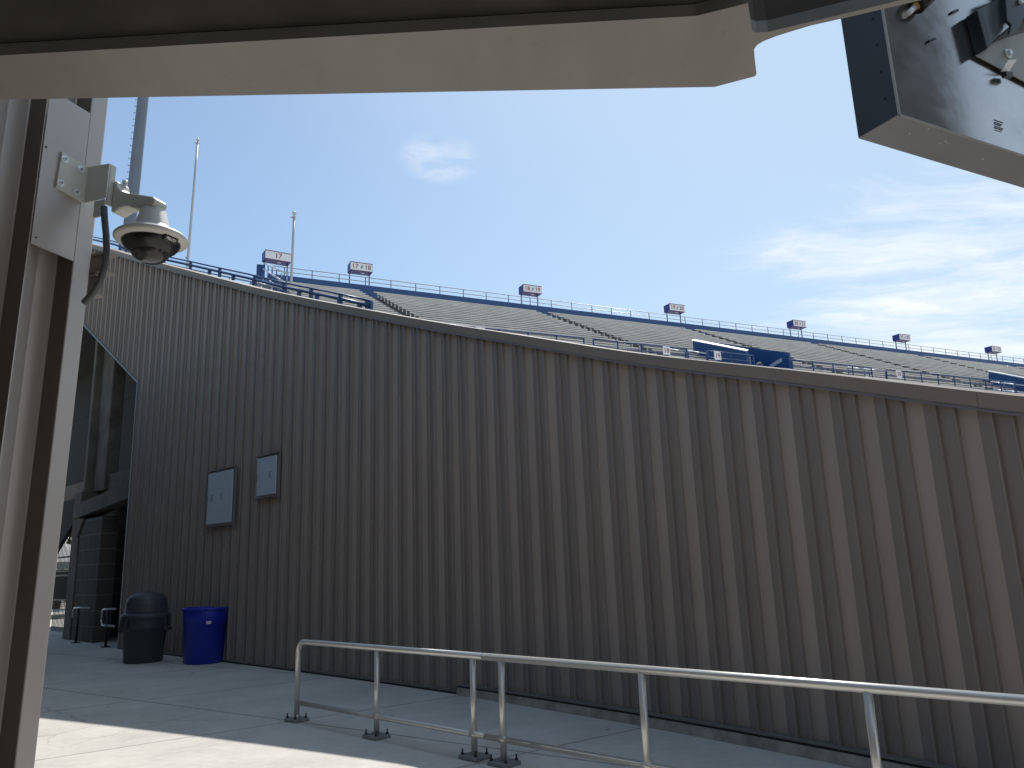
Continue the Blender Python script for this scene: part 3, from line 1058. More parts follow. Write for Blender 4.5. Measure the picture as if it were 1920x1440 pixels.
mb = MB()
mb.lathe([(0.052, -0.052), (0.060, -0.049), (0.079, -0.034), (0.088, -0.020), (0.090, -0.012), (0.084, -0.010)], DC, 56)
rg_ = mb.build('trim_ring', M_BLACK, camt)
mb = MB()
mb.lathe([(0.0, -0.083), (0.018, -0.0815), (0.034, -0.077), (0.047, -0.069), (0.056, -0.058), (0.059, -0.047)], DC, 40)
mb.build('dome', M_BUBBLE, camt)
mb = MB()
mb.lathe([(0.0, -0.067), (0.022, -0.067), (0.026, -0.062), (0.028, -0.045), (0.05, -0.040)], DC, 28)
mb.build('lens', M_LENS, camt)
# maker's tab on the ring, towards the front right
tocam = Vector((-DC.x, -DC.y, 0)).normalized()
ang = math.radians(38)
tabd = Vector((tocam.x * math.cos(ang) - tocam.y * math.sin(ang), tocam.x * math.sin(ang) + tocam.y * math.cos(ang), 0))
tabs = Vector((-tabd.y, tabd.x, 0))
nrm = (tabd * 0.80 - V(0, 0, 0.60)).normalized()
upv_ = (V(0, 0, 1) - nrm * nrm.z).normalized()
mb = MB()
bc = DC + tabd * 0.090 + V(0, 0, -0.0195)
mb.box(bc, 0.052, 0.019, 0.008, tabs, upv_)
mb.bevel(0.002, 1)
tb = mb.build('maker_tab', M_BLACK, camt)
text_mesh('maker_lettering', 'PELCO', 0.0115, bc + nrm * 0.0043, tabs, upv_, M_WHITE, tb, 0.0004, bold=0.0004)
# flexible conduit from bracket down into the siding
mb = MB()
cpts = [V(p) for p in [(-1.3257, 2.36, 2.8858), (-1.3205, 2.36, 2.8438), (-1.3079, 2.355, 2.7846), (-1.3016, 2.355, 2.7285), (-1.3067, 2.36, 2.6754), (-1.3237, 2.37, 2.6285), (-1.3513, 2.385, 2.5948), (-1.388, 2.405, 2.572)]]
mb.tube(cpts, 0.0105, 14)
mb.build('conduit', M_CONDUIT, camt)

# ------------------------------------------------------------------ overhead beam and canopy
ZB = 3.0
near = [V(p) for p in [(-2.2756, 1.7776, 3.0), (-1.2739, 1.733, 3.0), (0.488, 1.6774, 3.0), (0.6049, 1.638, 3.0)]]
jump = [V(p) for p in [(0.6457, 1.7415, 3.0), (0.6587, 1.7483, 3.0), (0.6887, 1.7479, 3.0), (0.982, 1.646, 3.0), (1.2051, 1.5652, 3.0)]]
far = [V(p) for p in [(1.2482, 1.5741, 3.0), (1.0182, 1.6534, 3.0), (0.8868, 1.6981, 3.0), (0.7912, 1.7288, 3.0), (0.7445, 1.7509, 3.0), (0.715, 1.7659, 3.0), (0.6887, 1.7835, 3.0), (0.6763, 1.7979, 3.0), (0.673, 1.8152, 3.0), (0.688, 1.861, 3.0), (0.7119, 1.9238, 3.0), (0.7118, 1.936, 3.0), (0.609, 1.9801, 3.0), (-1.3959, 1.9203, 3.0), (-2.4031, 1.8915, 3.0)]]
beam = thing('overhead_beam', 'tan painted beam across the top of the entrance, notched near one end', 'beam', (near[1] + far[-2]) / 2)
mb = MB()
mb.prism(near + jump + far, V(0, 0, 0.034))
mb.bm.normal_update()
mb.build('bottom_flange', M_BEAM, beam)
mb = MB()
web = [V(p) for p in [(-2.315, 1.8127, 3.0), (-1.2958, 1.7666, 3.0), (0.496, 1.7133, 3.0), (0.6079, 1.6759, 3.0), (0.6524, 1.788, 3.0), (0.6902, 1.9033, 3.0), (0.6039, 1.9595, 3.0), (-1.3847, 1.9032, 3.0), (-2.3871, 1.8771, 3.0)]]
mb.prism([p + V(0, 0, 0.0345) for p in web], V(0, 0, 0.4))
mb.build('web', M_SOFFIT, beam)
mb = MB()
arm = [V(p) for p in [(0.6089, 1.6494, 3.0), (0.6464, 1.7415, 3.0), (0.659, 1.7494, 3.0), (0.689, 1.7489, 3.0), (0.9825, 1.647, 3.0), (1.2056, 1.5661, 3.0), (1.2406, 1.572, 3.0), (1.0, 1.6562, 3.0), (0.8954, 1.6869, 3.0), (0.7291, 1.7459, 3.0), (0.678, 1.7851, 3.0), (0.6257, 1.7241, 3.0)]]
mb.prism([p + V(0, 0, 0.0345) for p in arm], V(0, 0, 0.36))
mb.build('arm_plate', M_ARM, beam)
can = thing('entrance_canopy', 'dark roof over the entrance behind the tan beam', 'canopy', (0, -2, 3.0))
mb = MB()
cn = [near[0] + V(0, 0.004, 0), near[1] + V(0, 0.004, 0), near[2] + V(0, 0.004, 0), near[3] + V(-0.01, 0.0, 0), V(0.62, 1.30, 3.0), V(1.0, 1.0, 3.0), V(6, 0.6, 3.0), V(6, -5, 3.0), V(-5, -5, 3.0), V(-5, 1.6, 3.0)]
mb.prism([p + V(0, 0, 0.037) for p in cn], V(0, 0, 0.3))
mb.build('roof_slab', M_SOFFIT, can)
mb = MB()
mb.obox((-5, -5.2, 0), (11, 0, 0), (0, 0.18, 0), (0, 0, 3.05))
mb.build('blocker_back_wall', M_SOFFIT, can)  # unseen wall added to cut the light from behind
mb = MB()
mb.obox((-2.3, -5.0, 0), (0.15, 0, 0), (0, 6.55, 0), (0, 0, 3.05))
mb.build('side_wall', M_SOFFIT, can)  # unseen wall added to darken the jamb's inward folds
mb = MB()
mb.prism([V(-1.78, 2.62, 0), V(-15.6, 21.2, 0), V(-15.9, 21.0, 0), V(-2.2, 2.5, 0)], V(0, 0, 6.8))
mb.build('blocker_side_wing', M_SOFFIT, can)  # unseen wing added to block light from the ribbed wall's far end
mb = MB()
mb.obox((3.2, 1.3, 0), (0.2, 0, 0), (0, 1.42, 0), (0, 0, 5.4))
mb.build('side_wall', M_WALL_SHADED, can)  # unseen wall added so the galvanised panel reflects something dark

# ------------------------------------------------------------------ metal housing at upper right
HA = math.radians(63)
HF = Vector((math.sin(HA), math.cos(HA), 0))
HN = Vector((HF.y, -HF.x, 0))                 # towards the camera
HC = V((1.4761, 2.6, 3.2665))


def HP(a, h, n=0.0):
    return HC + HF * a + HN * n + V(0, 0, h)


hous = thing('machine_housing', 'grey sheet metal housing with dark machinery, hung at the edge of the entrance roof', 'machine housing', HC)
mb = MB()
# case: left side, underside and rear, open at the front behind the galvanised panel
mb.obox(HP(-0.006, -0.004, -0.006), HF * 1.40, -HN * 0.176, V(0, 0, 0.005))
mb.obox(HP(-0.006, 1.001, -0.006), HF * 1.40, -HN * 0.176, V(0, 0, 0.005))
mb.obox(HP(-0.001, 0.001, -0.177), HF * 1.395, -HN * 0.005, V(0, 0, 1.0))
mb.obox(HP(1.394, 0.001, -0.006), HF * 0.005, -HN * 0.171, V(0, 0, 1.0))
mb.bevel(0.004, 2)
cs = mb.build('case', M_CASE, hous)
mb = MB()
mb.obox(HP(-0.0062, 0.0012, -0.006), HF * 0.005, -HN * 0.176, V(0, 0, 0.9996))
mb.bevel(0.001, 1)
sp_ = mb.build('side_panel', M_CASESIDE_SHADE, hous)
for k in range(4):
    mb = MB()
    q = HP(-0.0065, 0.09 + 0.115 * k, -0.045)
    mb.tube([q, q - HF * 0.002], 0.005, 8)
    sub(sp_, 'rivet', mb, M_MACH)
mb = MB()
mb.obox(HP(0.0, 0.002, -0.012), HF * 1.393, HN * 0.004, V(0, 0, 0.998))
mb.build('front_panel', M_GALV, hous)
mb = MB()
mb.obox(HP(-0.008, 0.0, -0.005), HF * 0.008, HN * 0.008, V(0, 0, 1.0))
mb.obox(HP(0.0, -0.006, -0.005), HF * 1.39, HN * 0.006, V(0, 0, 0.007))
sub(cs, 'edge_flange', mb, M_GUSSET)
hp = [(0.2756, 0.3976), (0.4668, 0.5918), (0.1506, 0.4795), (0.3366, 0.6274), (0.5334, 0.58), (0.5706, 0.4135), (0.5463, 0.4014), (0.7718, 0.5504), (0.9783, 0.651), (0.8945, 0.3741), (0.7768, 0.4761), (0.7109, 0.375), (0.7461, 0.7386), (0.9453, 0.8049), (0.6197, 0.1029), (0.7222, 0.5458), (0.8516, 0.644), (0.9069, 0.6613), (1.0025, 0.824)]
for a, h in hp[:2]:
    mb = MB()
    X = (HF * 0.80 + V(0, 0, 0.45)).normalized()
    mb.box(HP(a, h, -0.004), 0.052, 0.010, 0.012, X, HN.cross(X))
    sub(cs, 'slot', mb, M_MACH)
# cable connector
a, h = hp[2]
mb = MB()
dirc = (HF * 0.55 + V(0, 0, 0.55) + HN * 0.25).normalized()
mb.tube([HP(a, h, 0.0), HP(a, h, 0.0) + dirc * 0.045], 0.011, 12)
cn_ = mb.build('cable_gland', M_BOLT, hous)
mb = MB(); mb.tube([HP(a, h, 0.0) + dirc * 0.044, HP(a, h, 0.0) + dirc * 0.052], 0.016, 14)
sub(cn_, 'amber_seal', mb, M_ORANGE)
mb = MB(); mb.tube([HP(a, h, 0.0) + dirc * 0.052, HP(a, h, 0.0) + dirc * 0.10, HP(a, h, 0.0) + dirc * 0.30], 0.036, 18)
sub(cn_, 'black_sleeve', mb, M_MACH)
PX = [(0.5303, 0.5816), (0.5764, 0.6092), (0.5858, 0.4306), (0.5508, 0.4052), (0.7593, 0.7322), (0.7286, 0.5687), (0.5425, 0.4003), (0.5812, 0.4267), (0.6744, 0.4925), (0.771, 0.5475), (0.864, 0.5944), (0.9582, 0.6366), (0.8769, 0.3667), (0.7768, 0.4761), (0.6975, 0.3662), (0.7216, 0.7037), (0.6955, 0.5689), (0.7214, 0.556), (0.6919, 0.5029), (0.7385, 0.5247), (0.8081, 0.5984), (0.8332, 0.6328), (0.9051, 0.6554), (0.9477, 0.7068), (1.044, 0.8546), (0.8076, 0.7971), (0.7386, 0.7522), (0.9415, 0.8591), (1.0623, 0.9287)]
def HQ(k, n):
    return HP(PX[k][0], PX[k][1], n)
mb = MB()
mb.prism([HQ(0, 0.0), HQ(1, 0.0), HQ(2, 0.0), HQ(3, 0.0)], HN * 0.05)
mb.bevel(0.003, 2)
mb.build('angle_bracket', M_MACH, hous)
mb = MB()
mb.prism([HQ(1, 0.004), HQ(4, 0.004), HQ(5, 0.004), HQ(2, 0.004)], HN * 0.03)
mb.build('bracket_web', M_BRKT, hous)
# gusset plate with a toothed upper edge
mb = MB()
ed = [V(*PX[k], 0) for k in (7, 8, 9, 10, 11)]
ed.append(ed[-1] + (ed[-1] - ed[-2]) * 8)
up_ = []
cnt = 0
for a, b in zip(ed, ed[1:]):
    m = max(2, int((b - a).length / 0.007))
    for q in range(m):
        p = a.lerp(b, q / m)
        up_.append(HP(p.x, p.y + (0.0045 if cnt % 2 else 0.0), 0.003))
        cnt += 1
b0 = V(*PX[6], 0); b1 = V(*PX[12], 0)
bb = b0 + (b1 - b0) * 2.2
mb.prism([HP(b0.x, b0.y, 0.003)] + up_ + [HP(bb.x, ed[-1].y, 0.003), HP(bb.x, bb.y, 0.003)], HN * 0.004)
gp = mb.build('gusset_plate', M_GUSSET, hous)
mb = MB()
mb.tube([HQ(13, 0.0075), HQ(13, 0.012)], 0.022, 20)
mb.tube([HQ(13, 0.012), HQ(13, 0.024)], 0.013, 6)
sub(gp, 'bolt', mb, M_BOLT)
mb = MB()
q = HQ(14, 0.008)
mb.obox(q, HF * 0.065 + V(0, 0, 0.022), HN * 0.035 + V(0, 0, 0.03), V(0, 0, 0.004))
sub(gp, 'spring_clip', mb, M_BOLT)
mb = MB()
mb.obox(q - V(0, 0, 0.03), HF * 0.05 + V(0, 0, 0.01), HN * 0.02, V(0, 0, 0.022))
sub(gp, 'clip_foot', mb, M_MACH)
# dark drive gear behind the pivot arm
mb = MB()
gc = (PX[24][0] - 0.02, PX[24][1] + 0.05)
gear = []
for k in range(96):
    a_ = 2 * PI * k / 96
    r_ = 0.165 + (0.007 if k % 2 else 0)
    gear.append(HP(gc[0] + r_ * math.cos(a_), gc[1] + r_ * math.sin(a_), 0.046))
mb.prism(gear, HN * 0.010)
gr = mb.build('drive_gear', M_ARM, hous)
mb = MB(); mb.tube([HP(gc[0], gc[1], 0.056), HP(gc[0], gc[1], 0.10)], 0.05, 20)
sub(gr, 'gear_hub', mb, M_MACH)
mb = MB()
mb.prism([HQ(k, 0.060) for k in (26, 15, 16, 17, 18, 19, 20, 21, 22, 23, 24, 27)], HN * 0.012)
mb.bevel(0.002, 1)
pa_ = mb.build('pivot_arm', M_MACH, hous)
for k, (du, dv) in ((15, (0.08, 0.03)), (20, (0.01, 0.10))):
    mb = MB()
    q = HP(PX[k][0] + du, PX[k][1] + dv, 0.072)
    mb.tube([q, q + HN * 0.014], 0.013, 6)
    sub(pa_, 'bolt', mb, M_BOLT)
mb = MB()
mb.tube([HP(PX[22][0] + 0.02, PX[22][1] + 0.05, 0.075), HP(PX[23][0] + 0.05, PX[23][1] + 0.20, 0.075)], 0.006, 8)
mb.build('linkage_rod', M_BOLT, hous)
# ink stamp and flaked paint
a, h = hp[14]
mb = MB()
for k in range(6):
    w = (0.004, 0.010, 0.005, 0.011, 0.004, 0.007)[k]
    mb.obox(HP(a - 0.02 + 0.002 * k, h - 0.022 + k * 0.0095, -0.0075), HF * (0.045 + 0.008 * (k % 3)), HN * 0.001, V(0, 0, w * 0.5))
mb.build('ink_stamp', M_DARKTXT, hous)
mb = MB()
rc = random.Random(11)
for k in range(11):
    aa = rc.uniform(0.1, 0.62); dd = rc.uniform(0.02, 0.09)
    w = rc.uniform(0.003, 0.012)
    p = HP(aa, -0.0047, -dd)
    mb.poly([p, p + HF * w + HN * rc.uniform(-.004, .004), p + HF * w * 0.4 + HN * w * 0.9])
mb.build('flaked_paint', M_CHIP, hous)

# ------------------------------------------------------------------ bleacher stand beyond the wall
P0 = Vector((-10.216, 51.549, 21.0))
D = Vector((0.9014, 0.433, 0)).normalized()
N = Vector((D.y, -D.x, 0))                    # down the seating, towards the camera
UP = Vector((0, 0, 1))
PITCH, RUN = 0.495, 0.80
AISLES = [0.0, 13.62, 27.58, 41.70, 55.98, 70.52, 85.2]
S_LEFT = -6.35
NROW = 21
VOMS = [(17.81, 20.35, 12.6), (46.27, 48.9, 12.9)]


def SP(s, d, z=0.0):
    return P0 + D * s + N * d + V(0, 0, z - 21.0 + 0.0) if False else Vector((P0.x + D.x * s + N.x * d, P0.y + D.y * s + N.y * d, z))


def zrow(i):
    """tread height of row i, counted from the top"""
    return 21.0 - 0.92 - PITCH * RUN * (i + 0.9)


def in_vom(s, d):
    return any(a < s < b and d > dm for a, b, dm in VOMS)


sections = [(S_LEFT + 0.15, 0.0, '17'), (0.0, 13.62, '18'), (13.62, 27.58, '19'), (27.58, 41.70, '20'), (41.70, 55.98, '21'), (55.98, 70.52, '22'), (70.52, 85.2, '23')]
where = ['behind the blue sloping guardrail, at the end of the stand', 'between the 17 18 sign and the 18 19 sign', 'between the 18 19 sign and the 19 20 sign', 'between the 19 20 sign and the 20 21 sign',
         'between the 20 21 sign and the 21 22 sign', 'between the 21 22 sign and the last small sign', 'beyond the last small sign at the far end']
for k, (s0, s1, num) in enumerate(sections):
    t = thing('bleacher_section', 'silver bench rows ' + where[k], 'bleachers', SP(s0, 0, 20.0), 'bleacher sections of the stand')
    mb = MB()
    for i in range(NROW):
        d0, d1 = 0.3 + RUN * i, 0.3 + RUN * (i + 1)
        z = zrow(i)
        spans = [(s0, s1)]
        for a, b, dm in VOMS:
            if d1 > dm and s0 < a < s1:
                spans = [(s0, a), (b, s1)]
        for a, b in spans:
            mb.quad(SP(a, d0, z), SP(a, d1, z), SP(b, d1, z), SP(b, d0, z))
            mb.quad(SP(a, d1, z), SP(a, d1, z - PITCH * RUN), SP(b, d1, z - PITCH * RUN), SP(b, d1, z))
        mb.quad(SP(s0, d0, z), SP(s0, d0, z - 2.0), SP(s0, d1, z - 2.0 - PITCH * RUN), SP(s0, d1, z))
    mb.build('tier', M_TIER, t)
    al = s0 + (0.50 if k > 0 else 0.25)
    ar = s1 - 0.50
    cache = {}
    for i in range(NROW):
        dm_ = 0.3 + RUN * i + 0.44
        z = zrow(i) + 0.42
        spans = [(al, ar)]
        for a, b, dm in VOMS:
            if dm_ + 0.3 > dm and s0 < a < s1:
                spans = [(al, a - 0.15), (b + 0.15, ar)]
        for a, b in spans:
            mb = MB()
            mb.obox(SP(a, dm_, z), D * (b - a), N * 0.29, V(0, 0, 0.035))
            mb.obox(SP(a, dm_ + 0.262, z - 0.046), D * (b - a), N * 0.028, V(0, 0, 0.045))
            x = a + 0.3
            while x < b:
                mb.obox(SP(x, dm_ + 0.06, z - 0.418), D * 0.05, N * 0.16, V(0, 0, 0.416))
                x += 1.83
            mb.build('bench', M_BENCH, t)
    if k > 0:
        mb = MB()
        for i in range(NROW):
            for j in (0, 1):
                d0 = 0.3 + RUN * i + j * RUN / 2
                z = zrow(i) - (PITCH * RUN / 2) * j + PITCH * RUN * 0.5
                mb.obox(SP(s0 - 0.45, d0 + 0.02, z - 0.19), D * 0.90, N * 0.39, V(0, 0, 0.19))
        mb.build('aisle_stairs', M_STEP, t)

# rear parapet with two-line rail
par = thing('parapet', 'long royal blue parapet with a thin rail along the top of the stand', 'parapet', SP(S_LEFT, 0, 20))
mb = MB()
mb.obox(SP(S_LEFT, -0.10, 20.02), D * 96, -N * 0.25, V(0, 0, 0.98))
mb.build('parapet_wall', M_BLUE, par)
mb = MB()
mb.obox(SP(S_LEFT + 0.2, -0.12, 0.0), D * 95, -N * 0.5, V(0, 0, 20.0))
mb.build('rear_wall', M_STAND, par)
for zz in (21.30, 21.62):
    mb = MB()
    mb.tube([SP(S_LEFT + 0.1, -0.22, zz), SP(89, -0.22, zz)], 0.032, 6)
    mb.build('rail', M_RAIL, par)
pm = None
s = S_LEFT + 1.0
while s < 84:
    if pm is None:
        mb = MB(); mb.tube([SP(s, -0.22, 20.99), SP(s, -0.22, 21.63)], 0.030, 6)
        pm = mb.build('rail_post', M_BLUE2, par); s_first = s
    else:
        o = pm.copy(); COL.objects.link(o)
        o.location = pm.location + D * (s - s_first)
    s += 1.86

# section number signs
def seg_sign(s, txt, yaw, label, far_=False, h0=1.15, w=1.62, em=True):
    t = thing('section_sign', label, 'sign', SP(s, -0.35, 21.0), 'section number signs along the top of the stand')
    c_, s_ = math.cos(yaw), math.sin(yaw)
    X = Vector((D.x * c_ - D.y * s_, D.x * s_ + D.y * c_, 0))
    F = Vector((X.y, -X.x, 0))
    B = SP(s, -0.45, 21.0)
    hh, dp = 0.62, 0.80
    mb = MB()
    mb.obox(B - X * w / 2 + V(0, 0, h0), X * w, -F * dp, V(0, 0, hh))
    bx = mb.build('case', M_SIGNBLUE, t)
    mb = MB()
    mb.obox(B - X * (w / 2 - 0.02) + F * 0.003 + V(0, 0, h0 + 0.03), X * (w - 0.04), F * 0.02, V(0, 0, hh - 0.075))
    fp = mb.build('face_panel', M_SIGNFACE, t)
    mb = MB()
    mb.obox(B - X * (w / 2 + 0.01) + F * 0.003 + V(0, 0, h0 + hh - 0.042), X * (w + 0.02), F * 0.035, V(0, 0, 0.05))
    mb.obox(B - X * (w / 2 + 0.01) + F * 0.003 + V(0, 0, h0 + 0.0), X * (w + 0.02), F * 0.03, V(0, 0, 0.028))
    mb.build('trim', M_SIGNTRIM, t)
    fz = B + F * 0.026 + V(0, 0, h0 + hh / 2 - 0.005)
    nums = txt.split()
    if len(nums) == 1:
        text_mesh('number', nums[0], 0.50, fz, X, UP, M_RED, fp, 0.004, bold=0.006)
    else:
        text_mesh('number', nums[0], 0.46, fz - X * w * 0.28, X, UP, M_RED, fp, 0.004, bold=0.006)
        text_mesh('number', nums[1], 0.46, fz + X * w * 0.28, X, UP, M_RED, fp, 0.004, bold=0.006)
        mb = MB()
        q = fz + F * 0.002
        mb.poly([q + X * 0.02 + UP * 0.13, q + X * 0.09 + UP * 0.02, q + X * 0.05 - UP * 0.10, q - X * 0.02 - UP * 0.12, q - X * 0.10 - UP * 0.06, q - X * 0.03 + UP * 0.0])
        mb.poly([q + X * 0.03 + UP * 0.09 + F * .002, q + X * 0.14 + UP * 0.08 + F * .002, q + X * 0.06 + UP * 0.0 + F * .002])
        sub(fp, 'emblem', mb, M_TEAL)
    for sg in (-1, 1):
        mb = MB()
        mb.obox(B + X * (sg * w * 0.44) - X * 0.035 - F * (dp * 0.75) + V(0, 0, -0.02), X * 0.07, F * 0.07, V(0, 0, h0 + 0.019))
        mb.build('post', M_BLUE2, t)
    mb = MB()
    mb.obox(B + X * 0.05 - F * 0.25 + V(0, 0, h0 - 0.05), X * 0.22, -F * 0.10, V(0, 0, 0.049))
    mb.build('lamp', M_SIGNFACE, t)


seg_sign(-5.7396, '17', math.radians(7), 'wide sign showing a single 17 at the end of the stand', em=False, w=1.78)
seg_sign(0.0, '17 18', 0, 'sign with 17 and 18 over the first aisle of the stand')
seg_sign(13.62, '18 19', 0, 'sign with 18 and 19 on top of the stand')
seg_sign(27.58, '19 20', 0, 'sign with 19 and 20 on top of the stand')
seg_sign(41.70, '20 21', 0, 'sign with 20 and 21 on top of the stand')
seg_sign(55.98, '21 22', 0, 'sign with 21 and 22 on top of the stand')
seg_sign(70.52, '22 23', 0, 'smallest section sign, farthest along the top of the stand')

# small dark loudspeakers hung under the parapet
for k, (s, d, z) in enumerate(((62.2, 0.25, 20.1), (69.0, 1.4, 19.75))):
    t = thing('equipment_box', ('small dark box against the blue parapet before the last sign', 'small dark box on the upper bench rows under the last sign')[k], 'equipment box', SP(s, d, z), 'small dark boxes on the stand')
    for j in (0, 1):
        mb = MB(); mb.box(SP(s + j * 0.62, d, z), 0.55, 0.35, 0.40, D, -N); mb.bevel(0.03, 1)
        mb.build('case', M_BLUE2, t)

# front walkway and fascia
walk = thing('stand_walkway', 'grey concrete walkway edge along the foot of the bench rows', 'walkway', SP(0, 18, 11))
mb = MB()
zf = zrow(NROW - 1) - PITCH * RUN
mb.obox(SP(S_LEFT, 17.1, zf - 0.5), D * 96, N * 1.9, V(0, 0, 0.48))
mb.build('deck', M_STAND, walk)
mb = MB()
mb.obox(SP(S_LEFT, 18.6, 0.0), D * 96, N * 0.38, V(0, 0, zf - 0.52))
mb.build('fascia', M_STAND, walk)

# front railing
FZ = 12.52
RD = 18.5
fr = thing('stand_railing', 'long blue pipe railing along the front of the bench rows', 'railing', SP(0, RD, FZ - 1.1))
segs = [(-6.0, 6.55), (7.1, 12.95), (14.35, 17.6), (20.5, 27.0), (28.3, 41.0), (42.4, 46.1), (49.2, 62.0)]
for a, b in segs:
    for dz, r_ in ((0, 0.040), (0.36, 0.032), (0.72, 0.032)):
        mb = MB(); mb.tube([SP(a, RD, FZ - dz), SP(b, RD, FZ - dz)], r_, 6)
        mb.build('rail', M_BLUE2, fr)
    n = max(1, round((b - a) / 1.55))
    for i in range(n + 1):
        s = a + (b - a) * i / n
        mb = MB(); mb.tube([SP(s, RD, zf - 0.05), SP(s, RD, FZ)], 0.042, 6)
        mb.build('post', M_BLUE2, fr)
# sloping handrails at the foot of the aisles
for k, s0 in enumerate(AISLES[:5]):
    for sg in (-1, 1):
        s = s0 + sg * 0.72
        t = thing('aisle_handrail', ('%s pale sloping handrail at the foot of the aisle under the %s sign' % (('nearer', 'farther')[sg > 0], ('17 18', '18 19', '19 20', '20 21', '21 22')[k])), 'handrail', SP(s, 16.8, 12.0), 'sloping handrails at the aisle feet')
        for dz in (0, 0.54):
            mb = MB(); mb.tube([SP(s, 16.9, FZ + 0.42 - dz), SP(s, 18.42, FZ - 0.12 - dz)], 0.034, 8)
            mb.build('sloping_rail', M_LIGHTRAIL, t)
        for dd, zz in ((16.9, FZ + 0.42), (18.42, FZ - 0.12)):
            mb = MB(); mb.tube([SP(s, dd, zf - 0.05), SP(s, dd, zz)], 0.034, 6)
            mb.build('post', M_BLUE2, t)
# number plates hung on the railing
for s, num, lab in ((0.87, '18', 'small white plate with 18, half hidden by the wall coping'), (11.58, '18', 'small white plate with 18, before the aisle handrails'),
                    (15.0, '19', 'small white plate with 19 in front of the blue stairwell'), (29.36, '20', 'small white plate with 20 on the blue railing')):
    t = thing('number_plate', lab, 'sign', SP(s, RD + 0.06, FZ - 0.4), 'number plates on the front railing')
    mb = MB(); mb.obox(SP(s - 0.23, RD + 0.045, FZ - 0.46), D * 0.46, N * 0.012, V(0, 0, 0.46))
    pl = mb.build('plate', M_SIGNFACE, t)
    text_mesh('number', num, 0.36, SP(s, RD + 0.06, FZ - 0.235), D, UP, M_RED, pl, 0.003, bold=0.004)

# stairwells (vomitories) with sloped blue side walls
for k, (a, b, dm) in enumerate(VOMS):
    t = thing('stairwell', ('blue walled stairwell cut into the bench rows behind the 19 plate', 'blue walled stairwell farther along, cut by the edge of the picture')[k], 'stairwell', SP(a, 14, zf))
    fr_z, bk_z = 12.92, 14.84
    dF = 17.9
    dB = dm + 0.7
    mb = MB()
    mb.prism([SP(a, dB, bk_z), SP(a, dF, fr_z), SP(a, dF, zf), SP(a, dB, zf)], -D * 0.14)
    w1 = mb.build('side_wall', M_BLUE, t)
    mb = MB()
    mb.prism([SP(a - 0.16, dB - 0.05, bk_z + 0.0), SP(a - 0.16, dF + 0.05, fr_z + 0.0), SP(a - 0.16, dF + 0.05, fr_z + 0.05), SP(a - 0.16, dB - 0.05, bk_z + 0.05)], D * 0.17 + V(0, 0, 0.07))
    sub(w1, 'cap', mb, M_WHITE)
    mb = MB()
    mb.prism([SP(b, dB - 1.2, bk_z + 0.45), SP(b, 18.45, fr_z + 0.02), SP(b, 18.45, zf - 0.6), SP(b, dB, zf)], D * 0.14)
    w2 = mb.build('side_wall', M_BLUE, t)
    mb = MB()
    mb.obox(SP(b - 0.012, 16.9, fr_z - 0.55), N * 1.0 + V(0, 0, 0.18), D * 0.008, V(0, 0, 0.22))
    sub(w2, 'notice_strip', mb, M_LIGHTRAIL)
    mb = MB()
    mb.obox(SP(a, dB - 0.05, zf), D * (b - a), -N * 0.12, V(0, 0, bk_z - zf - 0.25))
    mb.build('rear_wall', M_SIGNBLUE, t)
    mb = MB()
    mb.tube([SP(a - 0.05, dF + 0.15, zf), SP(a - 0.05, dF + 0.15, fr_z - 0.35)], 0.05, 8)
    mb.tube([SP(a + 0.35, dF + 0.2, fr_z - 0.75), SP(a + 0.75, dF + 0.1, fr_z - 0.62), SP(a + 1.0, dF, fr_z - 0.75)], 0.05, 8)
    mb.build('grab_rail', M_MAST, t)

# end stair of the stand
es = thing('end_stair', 'blue end wall and pale sloping handrails closing the end of the stand', 'stair', SP(S_LEFT, 0, 20))
mb = MB()
mb.prism([SP(S_LEFT - 0.1, -1.2, 21.2), SP(S_LEFT - 0.1, 0.2, 20.55), SP(S_LEFT - 0.1, 18.0, 12.2), SP(S_LEFT - 0.1, 18.0, 9.0), SP(S_LEFT - 0.1, -1.2, 17.5)], -D * 0.12)
mb.build('end_wall', M_BLUE, es)
for h in (1.15, 0.55):
    mb = MB()
    mb.tube([SP(S_LEFT - 0.25, -1.0, 21.2 + h * 0.75), SP(S_LEFT - 0.25, 9.5, 16.3 + h)], 0.055, 8)
    mb.build('sloping_handrail', M_LIGHTRAIL, es)
for i in range(6):
    d = -0.6 + i * 1.9
    zz = 20.95 - 0.47 * d
    mb = MB(); mb.tube([SP(S_LEFT - 0.25, d, zz - 0.9), SP(S_LEFT - 0.25, d, zz + 0.75)], 0.045, 6)
    mb.build('rail_post', M_BLUE2, es)
mb = MB(); mb.obox(SP(S_LEFT - 0.55, -2.4, 20.0), D * 0.42, N * 0.3, V(0, 0, 2.35))
mb.build('end_column', M_BLUE, es)
mb = MB()
for i in range(22):
    d = 0.2 + i * 0.8
    mb.obox(SP(S_LEFT - 1.3, d, 20.3 - 0.47 * d - 0.5), D * 1.1, N * 0.8, V(0, 0, 0.12))
mb.build('steps', M_STEP, es)

